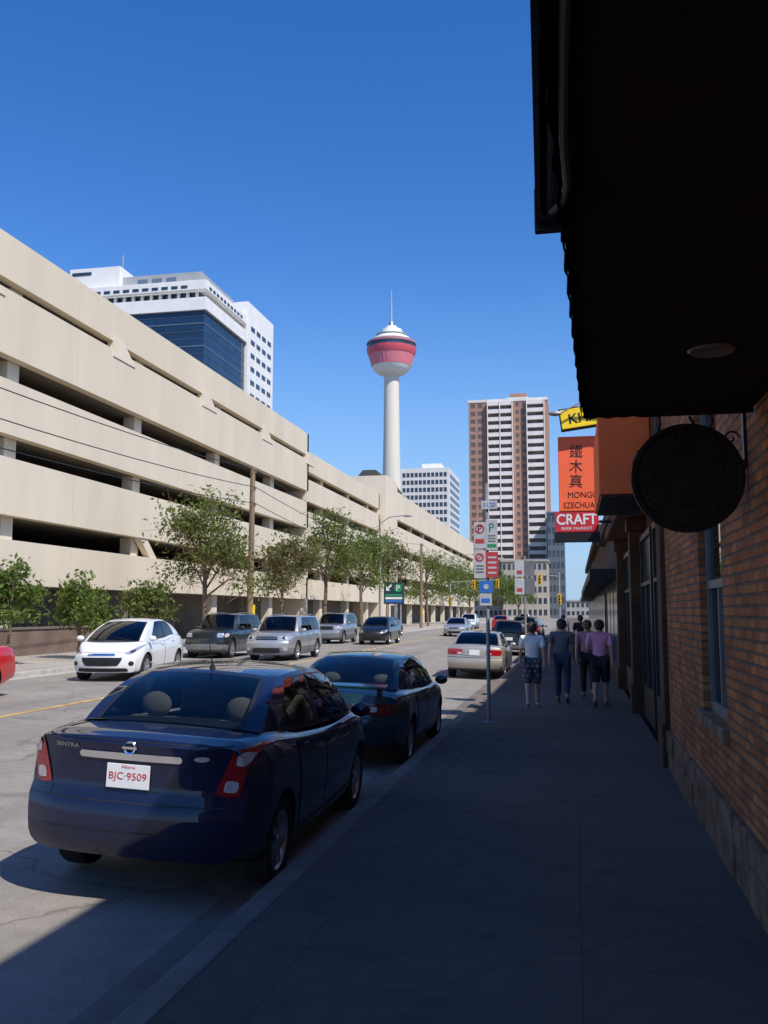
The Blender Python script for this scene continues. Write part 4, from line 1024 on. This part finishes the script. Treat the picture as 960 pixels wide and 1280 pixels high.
MB().rbox(Matrix.Translation((c.x, PY-.061, c.z+h*.25)) @ Matrix.Rotation(R(45), 4, 'Y'), w*.08, .003, w*.7).build('red_slash', M['signred'], q, o_)
MB().box(c.x-w*.38, c.x+w*.38, PY-.06, PY-.0565, c.z-h*.30, c.z-h*.14).build('red_panel', M['signred'], q, o_)
q, c, w, h = plate_(608, 622, 650, 688, M['plate'])
lettering('lettering', 'P', w*.42, h*.28, M['green'], (c.x, PY-.06, c.z+h*.25), q, o_)
MB().box(c.x-w*.38, c.x+w*.38, PY-.06, PY-.0565, c.z-h*.4, c.z-h*.3).build('green_arrow_bar', M['green'], q, o_)
for k in range(3): MB().box(c.x-w*.32, c.x+w*.32, PY-.06, PY-.0565, c.z-h*.22+k*h*.09, c.z-h*.18+k*h*.09).build('text_line', M['clad'], q, o_)
q, c, w, h = plate_(593, 607.3, 688, 723, M['plate'])
MB().lathe([(w*.36, -.0585), (w*.36, -.062), (w*.24, -.062), (w*.24, -.0585)], (c.x, PY, c.z+h*.25), 'Y', 24).build('red_ring', M['signred'], q, o_)
MB().rbox(Matrix.Translation((c.x, PY-.061, c.z+h*.25)) @ Matrix.Rotation(R(45), 4, 'Y'), w*.08, .003, w*.55).build('red_slash', M['signred'], q, o_)
for k in range(3): MB().box(c.x-w*.32, c.x+w*.32, PY-.06, PY-.0565, c.z-h*.3+k*h*.11, c.z-h*.25+k*h*.11).build('text_line', M['clad'], q, o_)
q, c, w, h = plate_(608.2, 623, 690, 722, M['signred'])
for k in range(4): MB().box(c.x-w*.34, c.x+w*.34, PY-.06, PY-.0565, c.z-h*.36+k*h*.2, c.z-h*.28+k*h*.2).build('text_line', M['plate'], q, o_)
q, c, w, h = plate_(600, 616, 726, 741, M['blue'])
MB().lathe([(w*.2, -.0585), (w*.2, -.061), (0, -.061)], (c.x, PY, c.z), 'Y', 16).build('emblem', M['plate'], q, o_)
q, c, w, h = plate_(600, 615, 742, 757, M['plate'])
MB().box(c.x-w*.35, c.x+w*.35, PY-.06, PY-.0565, c.z-h*.25, c.z+h*.1).build('blue_panel', M['blue'], q, o_)
# second signpost
PX2, PY2 = -1.5, 29.5
sp2 = signpost('signpost', 'second steel signpost farther along the near pavement', PX2, PY2, 3.6)
pc = Vector((PX2, PY2, 0))
for z0, z1, m in ((2.95, 3.45, 'plate'), (2.4, 2.9, 'plate')):
    q = MB().box(PX2-.31, PX2-.01, PY2-.06, PY2-.052, z0, z1).build('sign_plate', M[m], sp2, pc); MB().box(PX2-.24, PX2-.08, PY2-.066, PY2-.061, z0+.08, z0+.2).build('red_panel', M['signred'], q, pc)
    MB().box(PX2+.01, PX2+.31, PY2-.06, PY2-.052, z0, z1).build('sign_plate', M['clad'], sp2, pc)
# utility poles with wires
def upole(X, Y, h, label):
    o = (X, Y, .22); t = thing('utility_pole', label, 'utility pole', o)
    MB().tube([(X, Y, .2), (X+.03, Y, h*.5), (X+.06, Y, h)], [.17, .145, .12], 12).build('pole', M['wood'], t, o, smooth=40)
    for k, z in enumerate((h-.25, h-1.1, h-1.9)):
        MB().lathe([(.03, z-.02), (.06, z), (.045, z+.06), (.06, z+.1), (.02, z+.14)], (X+.2, Y, 0), 'Z', 10).build('insulator', M['clad'], t, o)
        MB().tube([(X+.05, Y, z), (X+.2, Y, z)], .02, 6).build('bracket', M['galv'], t, o)
    MB().box(X+.17, X+.24, Y-.1, Y+.1, 1.6, 2.2).build('notice', M['signyellow'], t, o)
ux = -15.5; uy = atX(312, 765, ux).y; uh = atY(314, 585, uy).z
upole(ux, uy, uh, 'brown wooden utility pole beside the big tree on the far pavement')
upole(ux, uy+52, uh, 'second wooden utility pole among the trees farther along')
for k, dz in enumerate((.25, 1.1, 1.9)):
    pts = []
    for (ya, yb) in ((uy-52, uy), (uy, uy+52), (uy+52, uy+104)):
        for i in range(17):
            t_ = i/16; pts.append((ux+.2, ya+(yb-ya)*t_, uh-dz+.14-.9*4*t_*(1-t_)))
    w = MB().tube(pts, .018, 5)
    tag(w.build('overhead_wire', M['black'], org=(ux, uy, uh)), ['topmost overhead wire running along the far pavement', 'middle overhead wire along the far pavement', 'lowest overhead wire along the far pavement'][k], 'wire', 'overhead wires')
# street lamps
def lamp(X, Y, h, side, label):
    o = (X, Y, .22); t = thing('street_lamp', label, 'street lamp', o)
    MB().tube([(X, Y, -.02), (X, Y, h)], [.1, .06], 10).build('pole', M['galv'], t, o, smooth=40)
    MB().tube([(X, Y, h-.4), (X+side*.8, Y, h+.15), (X+side*2., Y, h+.25)], .04, 8).build('arm', M['galv'], t, o, smooth=40)
    MB().ellipsoid((X+side*2.3, Y, h+.22), .42, .16, .09, 12, 8).build('lamp_head', M['galv'], t, o, smooth=50)
lamp(-15.4, 74, 9.4, 1, 'grey street lamp among the trees before the green parking sign')
lamp(-15.4, 126, 9.4, 1, 'grey street lamp on the far pavement past the stair block')
# green parking sign
gx = -15.6; gy = atX(492, 745, gx).y; p0 = atY(480, 755, gy); p1 = atY(505, 728, gy); o_ = (gx, gy, .22)
gs = thing('parking_sign', 'dark sign with a green parking disc and arrow by the garage entrance', 'sign', o_)
MB().box(p0.x, p1.x, gy-.1, gy+.1, p0.z, p1.z).build('panel', mat('sign_navy', (.015, .04, .05), .5), gs, o_)
W2 = p1.x-p0.x; H2 = p1.z-p0.z
MB().lathe([(W2*.2, -.11), (W2*.2, -.125), (0, -.125)], (p0.x+W2*.72, gy, p0.z+H2*.74), 'Y', 24).build('disc', M['green'], gs, o_)
lettering('lettering', 'P', W2*.17, H2*.24, M['signwhite'], (p0.x+W2*.72, gy-.13, p0.z+H2*.74), gs, o_)
MB().add([(p0.x+W2*.12, gy-.105, p0.z+H2*.62), (p0.x+W2*.32, gy-.105, p0.z+H2*.62), (p0.x+W2*.12, gy-.105, p0.z+H2*.84)], [(0, 1, 2)]).rbox(Matrix.Translation((p0.x+W2*.28, gy-.104, p0.z+H2*.79)) @ Matrix.Rotation(R(45), 4, 'Y'), W2*.08, .004, H2*.28).build('arrow', M['signwhite'], gs, o_)
for k, m in enumerate(('blue', 'signwhite', 'green')): MB().box(p0.x+W2*.08, p1.x-W2*.08, gy-.108, gy-.101, p0.z+H2*(.08+.14*k), p0.z+H2*(.18+.14*k)).build('stripe', M[m], gs, o_)
for x in (p0.x+.3, p1.x-.3): MB().tube([(x, gy, .2), (x, gy, p0.z)], .07, 8).build('leg', M['galv'], gs, o_)
# traffic lights
def signal(X, Y, side, label, h=5.6, arm=4.):
    o = (X, Y, 0); t = thing('traffic_light', label, 'traffic light', o)
    MB().tube([(X, Y, -.1), (X, Y, h+.4)], [.1, .07], 10).build('pole', M['galv'], t, o); MB().tube([(X, Y, h), (X+side*arm, Y, h+.3)], .05, 8).build('arm', M['galv'], t, o)
    for k, (xx, zz_) in enumerate(((X+side*arm, h-.2), (X+side*arm*.5, h-.3), (X, 3.2))):
        hd = MB().box(xx-.2, xx+.2, Y-.3, Y-.1, zz_-.55, zz_+.55).build('signal_head', M['sigyellow'], t, o)
        for j, cc in enumerate(('tail', 'blackmetal', 'blackmetal')):
            MB().lathe([(.11, -.31), (.11, -.40), (.09, -.31), (0, -.305)], (xx, Y, zz_+.34-j*.34), 'Y', 12).build('lens', M[cc], hd, o)
signal(-1.5, 100, -1, 'yellow traffic light on a pole at the near kerb far ahead')
signal(-15.4, 118, 1, 'yellow traffic light on the far pavement, above the distant cars', arm=6.)

# ---------------------------------------------------------------- trees
def tree(label, X, Y, h, cw, leafm, lo=.35, n=2200, twigs=0, ls=.2):
    rnd = random.Random(int(Y*37+h*11)); o = (X, Y, .22)
    t = thing('street_tree', label, 'tree', o, group='street trees on the far pavement')
    tr = MB(); lean = rnd.uniform(-.25, .25); zb = .2+h*lo
    tr.tube([(X, Y, .18), (X+lean*.2, Y, .2+h*lo*.5), (X+lean*.5, Y+lean*.3, zb), (X+lean, Y, .2+h*.72), (X+lean, Y, .2+h*.93)], [.035*h**.8*.5+.05, .1*h/6, .085*h/6, .045*h/6, .012], 9)
    ends = []
    for k in range(14):
        a = k*2.4+rnd.random(); q = rnd.uniform(0, 1); z0 = zb-.25+(h*.42)*q
        rr_ = cw*(.45+.62*rnd.random())*(1-.45*q); z1 = z0+rnd.uniform(.06, .36)*h*(1-.4*q)
        p0 = Vector((X+lean*.5, Y, z0)); p2 = Vector((X+rr_*math.cos(a)+lean*.5, Y+rr_*math.sin(a), min(z1, .2+h*.95))); p1 = (p0+p2)/2+Vector((0, 0, .06*h))
        tr.tube([p0, p1, p2], [.035*h/5, .022*h/5, .008], 6); ends += [p2, (p1+p2)/2, p1*.35+p2*.65]
        for s in range(3):
            e = p2+Vector((rnd.gauss(0, .3), rnd.gauss(0, .3), rnd.gauss(.1, .2)))*cw*.6
            tr.tube([(p1+p2)/2, e], [.012, .004], 4, cap=False); ends.append(e)
    ends += [Vector((X+lean, Y, .2+h*.93)), Vector((X+lean, Y, .2+h*.8))]
    tr.build('trunk', M['bark'], t, o, smooth=40)
    cr = MB(); vs = []; fs = []
    wts = [rnd.uniform(.3, 1.5) for _ in ends]
    for k in range(int(n*1.0)):
        c = rnd.choices(ends, wts)[0]; s = cw*.18
        p = c+Vector((rnd.gauss(0, s), rnd.gauss(0, s), rnd.gauss(0, s*.85)))
        if p.z > h+.25: p.z = h+.25-rnd.random()*.4
        nrm = Vector((rnd.gauss(0, 1), rnd.gauss(0, 1), rnd.gauss(.6, 1))).normalized(); a = nrm.orthogonal().normalized(); a.rotate(Matrix.Rotation(rnd.random()*6.28, 3, nrm)); b_ = nrm.cross(a)
        L_ = ls*rnd.uniform(.6, 1.25); w = L_*.42; i = len(vs)
        vs += [p-a*L_*.5, p+b_*w*.5-nrm*L_*.08, p+a*L_*.5, p-b_*w*.5-nrm*L_*.08]; fs.append((i, i+1, i+2, i+3))
    cr.add(vs, fs); cr.build('crown', leafm, t, o)
    if twigs:
        tb = MB()
        for k in range(twigs):
            c = rnd.choice(ends); c = Vector((X+(c.x-X)*1.0, c.y, c.z-.1*h)); e = c+Vector((rnd.gauss(0, .5), rnd.gauss(0, .5), rnd.gauss(.1, .4)))*cw*.6
            tb.tube([c, (c+e)/2+Vector((0, 0, .05)), e], [.014, .01, .004], 4, cap=False)
        tb.build('bare_twigs', M['twig'], t, o)
    return t
for (u, vt, hwpx, m, lo, n, tw_, lab, X) in [
    (10, 696, 36, 'leaf3', .35, 2000, 0, 'leafy green street tree cut by the left edge above the red car', -17.2),
    (100, 714, 40, 'leaf3', .3, 2100, 0, 'small bright green street tree behind the white hatchback', -17.2),
    (185, 724, 32, 'leaf', .35, 1600, 30, 'small street tree behind the dark boxy four wheel drive', -17.2),
    (256, 608, 64, 'leaf', .34, 4800, 240, 'large loose street tree left of the wooden pole with reddish bare twigs', -16.8),
    (352, 660, 42, 'leaf2', .33, 2700, 180, 'street tree right of the wooden pole with bare twigs on its left', -16.6),
    (405, 640, 44, 'leaf', .34, 3500, 40, 'tall street tree above the grey silver wagon', -16.6),
    (452, 655, 42, 'leaf3', .30, 3500, 0, 'dense street tree above the black sedan', -16.6),
    (484, 662, 32, 'leaf2', .33, 2700, 60, 'brownish street tree behind the green parking sign', -16.8),
    (535, 688, 32, 'leaf', .30, 2700, 0, 'first street tree past the green parking sign', -16.6),
    (562, 692, 30, 'leaf3', .30, 2600, 0, 'second street tree past the green parking sign', -16.6),
    (588, 705, 26, 'leaf', .30, 2400, 0, 'street tree just left of the near signpost in the distance', -16.6),
    (628, 712, 24, 'leaf3', .28, 2600, 0, 'distant tree at the foot of the brown highrise', -13.5),
    (648, 718, 20, 'leaf', .28, 2400, 0, 'distant tree right of the others below the highrise', -11.5)]:
    Y = atX(u, 765, X).y
    d = (Y*math.cos(YAW)-X*math.sin(YAW))/F; zt = atY(u, vt, Y).z
    tree(lab, X, Y, zt-.2, hwpx*d, M[m], lo, n, tw_, .17+.0018*Y)

# ---------------------------------------------------------------- people
def skin(pts, edges, sub=1):
    me = bpy.data.meshes.new('s'); me.from_pydata([p for p, r in pts], edges, []); ob = bpy.data.objects.new('s', me); COL.objects.link(ob)
    ob.modifiers.new('k', 'SKIN')
    for i, (p, r) in enumerate(pts):
        d = me.skin_vertices[0].data[i]; d.radius = (r, r) if not isinstance(r, tuple) else r; d.use_root = (i == 0)
    if sub: md = ob.modifiers.new('u', 'SUBSURF'); md.levels = sub; md.render_levels = sub
    bpy.context.view_layer.update()
    m2 = bpy.data.meshes.new_from_object(ob.evaluated_get(bpy.context.evaluated_depsgraph_get()))
    r = ([v.co.copy() for v in m2.vertices], [tuple(p.vertices) for p in m2.polygons])
    bpy.data.objects.remove(ob); bpy.data.meshes.remove(me); bpy.data.meshes.remove(m2); return r
def person(label, X, Y, hgt, shirt, legm, long_, hairm, shoem, ph=1, rz=0., bend=(0, 0), head=0., group=None):
    root = thing('person', label, 'person', (X, Y, 0), rz, group); k = hgt/1.70
    def flat(vs): # torsos are wider than deep
        o = []
        for v in vs:
            w = sm((v.z-.86)/.12)*(1-sm((v.z-1.44)/.06))*(1-sm((abs(v.x)-.17)/.05)); o.append(Vector((v.x, v.y*(1-.28*w), v.z)))
        return o
    def leg(s, f):  # f +1 leading, -1 trailing
        if f > 0: return [(s*.09, .0, .91), (s*.098, .13, .50), (s*.10, .20, .095), (s*.11, .34, .045)]
        return [(s*.09, .0, .91), (s*.098, .03, .49), (s*.10, -.27, .17), (s*.11, -.19, .04)]
    def arm(s, f, bnd):
        if bnd: return [(s*.18, 0, 1.395), (s*.235, -.06, 1.13), (s*.17, .16, 1.10), (s*.15, .24, 1.12)]
        if f > 0: return [(s*.18, 0, 1.395), (s*.225, .05, 1.13), (s*.235, .19, .92), (s*.232, .235, .855)]
        return [(s*.18, 0, 1.395), (s*.23, -.10, 1.14), (s*.245, -.14, .89), (s*.24, -.145, .82)]
    LR, LL = leg(1, ph), leg(-1, -ph); AR, AL = arm(1, -ph, bend[1]), arm(-1, ph, bend[0])
    pts = [((0, 0, .95), .13), ((0, 0, 1.1), .122), ((0, .01, 1.27), .142), ((0, 0, 1.40), .105), ((0, -.005, 1.475), .056), ((0, .015, 1.545), .074), ((0, .02, 1.615), .094), ((0, .012, 1.675), .066)]
    ed = [(i, i+1) for i in range(7)]
    def chain(lst, rad, at):
        for i, (p, r) in enumerate(zip(lst, rad)):
            pts.append((p, r)); ed.append((at if i == 0 else len(pts)-2, len(pts)-1))
    chain(LR, (.098, .062, .042, .036), 0); chain(LL, (.098, .062, .042, .036), 0)
    chain(AR, (.062, .042, .029, .031), 3); chain(AL, (.062, .042, .029, .031), 3)
    b = MB(); vs, fs = skin(pts, ed, 2); b.add(flat(vs), fs)
    # fingers
    for A in (AR, AL):
        d = (Vector(A[3])-Vector(A[2])).normalized(); sx = 1 if A[3][0] > 0 else -1; side = Vector((0, 1, 0)) if abs(d.y) < .8 else Vector((0, 0, 1))
        side = (side-d*side.dot(d)).normalized(); inn = Vector((-sx, 0, 0))
        for j, ln in enumerate((.07, .078, .074, .058)):
            p = Vector(A[3])+side*(.026-.017*j)+d*.005
            vs, fs = skin([(p, .010), (p+d*ln*.55+inn*.004, .0095), (p+d*ln*.85+inn*.022, .008)], [(0, 1), (1, 2)], 1); b.add(vs, fs)
        p = Vector(A[3])+side*.026-d*.03; vs, fs = skin([(p, .012), (p+side*.022+d*.03, .0105), (p+side*.022+d*.058+inn*.008, .009)], [(0, 1), (1, 2)], 1); b.add(vs, fs)
    # face: nose, ears, eyes, mouth
    b.ellipsoid((0, .118, 1.595), .014, .02, .022, 8, 6)
    for s in (-1, 1): b.ellipsoid((s*.093, .01, 1.60), .012, .024, .032, 8, 6); b.ellipsoid((s*.033, .1, 1.62), .014, .01, .009, 8, 6, 1)
    b.ellipsoid((0, .106, 1.555), .026, .01, .008, 8, 6, 2)
    sc_ = lambda mb: [setattr(mb, 'v', [v*k for v in mb.v])]
    sc_(b); b.build('body', [M['skin'], M['signwhite'], M['tail']], root, smooth=80)
    # shirt
    P = [((0, 0, .88), .156), ((0, 0, 1.0), .152), ((0, 0, 1.12), .146), ((0, .01, 1.27), .162), ((0, 0, 1.405), .112), ((0, -.005, 1.455), .068)]; E_ = [(i, i+1) for i in range(5)]
    for A in (AR, AL):
        e = Vector(A[0]).lerp(Vector(A[1]), .8); P += [(A[0], .084), (tuple(e), .072)]; E_ += [(4, len(P)-2), (len(P)-2, len(P)-1)]
    vs, fs = skin(P, E_, 2); q = MB().add(flat(vs), fs); sc_(q); q.build('shirt', M[shirt], root, smooth=80)
    # trousers or shorts
    P = [((0, 0, .93), .143)]; E_ = []
    for Lg in (LR, LL):
        h_, kn, an = Vector(Lg[0]), Vector(Lg[1]), Vector(Lg[2])
        if long_: ch = [(h_, .112), (h_.lerp(kn, .55), .095), (kn, .078), (kn.lerp(an, .5), .07), (kn.lerp(an, .94), .062)]
        else: ch = [(h_, .115), (h_.lerp(kn, .55), .105), (h_.lerp(kn, 1.06), .098)]
        for i, (p, r) in enumerate(ch): P.append((tuple(p), r)); E_.append((0 if i == 0 else len(P)-2, len(P)-1))
    vs, fs = skin(P, E_, 2); q = MB().add(vs, fs); sc_(q); q.build('trousers' if long_ else 'shorts', M[legm], root, smooth=80)
    for Lg in (LR, LL):
        an, to = Vector(Lg[2]), Vector(Lg[3]); heel = an+(Vector((0, -.05, -.05)) if an.z < .12 else Vector((0, -.06, -.03)))
        vs, fs = skin([(tuple(heel), .04), (tuple(an.lerp(to, .45)+Vector((0, 0, -.012))), .046), (tuple(to), .038), (tuple(to+Vector((0, .05, -.003))), .028)], [(0, 1), (1, 2), (2, 3)], 1)
        q = MB().add([Vector((v.x, v.y, max(v.z, .004))) for v in vs], fs); sc_(q); q.build('shoe', M[shoem], root, smooth=80)
    q = MB().ellipsoid((0, .002, 1.632), .102, .112, .098, 18, 10, 0, -.25, PI/2); q.ellipsoid((0, -.032, 1.59), .094, .078, .085, 16, 10, 0)
    sc_(q); q.build('hair', M[hairm], root, smooth=80)
    return root
G = 'people walking away along the pavement'
person('person in a white shirt and checked shorts walking nearest the kerb', -.83, 18.6, 1.63, 'teewhite', 'plaid', False, 'hairbrown', 'shoewhite', 1, R(4), group=G)
person('person in a grey shirt and blue jeans, second from the kerb', -.27, 19.6, 1.69, 'teegrey', 'jeans', True, 'hairbrown', 'shoe', -1, R(-2), group=G)
person('person in a bright pink shirt and dark shorts walking nearest the wall', .47, 18.9, 1.68, 'teepink', 'darkcloth', False, 'hairbrown', 'shoe', 1, R(-3), bend=(1, 0), group=G)
person('person in a dusky rose shirt half hidden behind the bright pink shirt', .26, 20.8, 1.66, 'teerose', 'darkcloth', True, 'hairblond', 'shoe', -1, 0, group=G)
person('person in dark clothes far ahead between the grey shirt and the wall', .2, 34, 1.72, 'darkcloth', 'jeans', True, 'hairbrown', 'shoe', 1, 0, group=G)
person('person in a white top farthest ahead on the pavement', -.5, 42, 1.7, 'teewhite', 'darkcloth', True, 'hairbrown', 'shoe', -1, PI, group=G)

# ---------------------------------------------------------------- light, sky, camera
EL = R(50); az = R(39)
sdir = Vector((math.cos(EL)*math.cos(az), -math.cos(EL)*math.sin(az), math.sin(EL)))
ld = bpy.data.lights.new('sun', 'SUN'); ld.energy = 5.0; ld.angle = R(.53); ld.color = (1., .945, .86)
lo_ = bpy.data.objects.new('sun', ld); COL.objects.link(lo_); lo_.rotation_euler = sdir.to_track_quat('Z', 'Y').to_euler(); lo_.location = sdir*60
w = bpy.data.worlds.new('World'); S.world = w; w.use_nodes = True; nt = w.node_tree; L = nt.links.new
sk = nt.nodes.new('ShaderNodeTexSky'); sk.sky_type = 'NISHITA'; sk.sun_disc = False; sk.sun_elevation = EL; sk.sun_rotation = R(129)
sk.altitude = 0; sk.air_density = 1.0; sk.dust_density = .2; sk.ozone_density = 2.4
hsn = nt.nodes.new('ShaderNodeHueSaturation'); hsn.inputs['Saturation'].default_value = 1.36; hsn.inputs['Hue'].default_value = .512; hsn.inputs['Value'].default_value = 1.16
tc = nt.nodes.new('ShaderNodeTexCoord'); sx = nt.nodes.new('ShaderNodeSeparateXYZ'); L(tc.outputs['Generated'], sx.inputs[0])
mr = nt.nodes.new('ShaderNodeMapRange'); mr.interpolation_type = 'SMOOTHSTEP'
mr.inputs[1].default_value = -.02; mr.inputs[2].default_value = .36; mr.inputs[3].default_value = .85; mr.inputs[4].default_value = 0.
L(sx.outputs['Z'], mr.inputs[0])
mx = nt.nodes.new('ShaderNodeMix'); mx.data_type = 'RGBA'       # pale blue haze low over the horizon
L(mr.outputs[0], mx.inputs[0]); L(hsn.outputs[0], mx.inputs[6]); mx.inputs[7].default_value = (1.75, 3.1, 5.3, 1)
bg = nt.nodes['Background']; bg.inputs[1].default_value = .15
L(sk.outputs[0], hsn.inputs['Color']); L(mx.outputs[2], bg.inputs[0])
cd = bpy.data.cameras.new('camera'); cd.sensor_width = 36; cd.lens = F/1280*36; cd.clip_start = .05; cd.clip_end = 8000
co = bpy.data.objects.new('camera', cd); COL.objects.link(co); co.location = (0, 0, CAMZ); co.rotation_euler = (PI/2+PITCH, 0, YAW); S.camera = co
S.view_settings.view_transform = 'Standard'; S.view_settings.look = 'None'; S.view_settings.exposure = 0
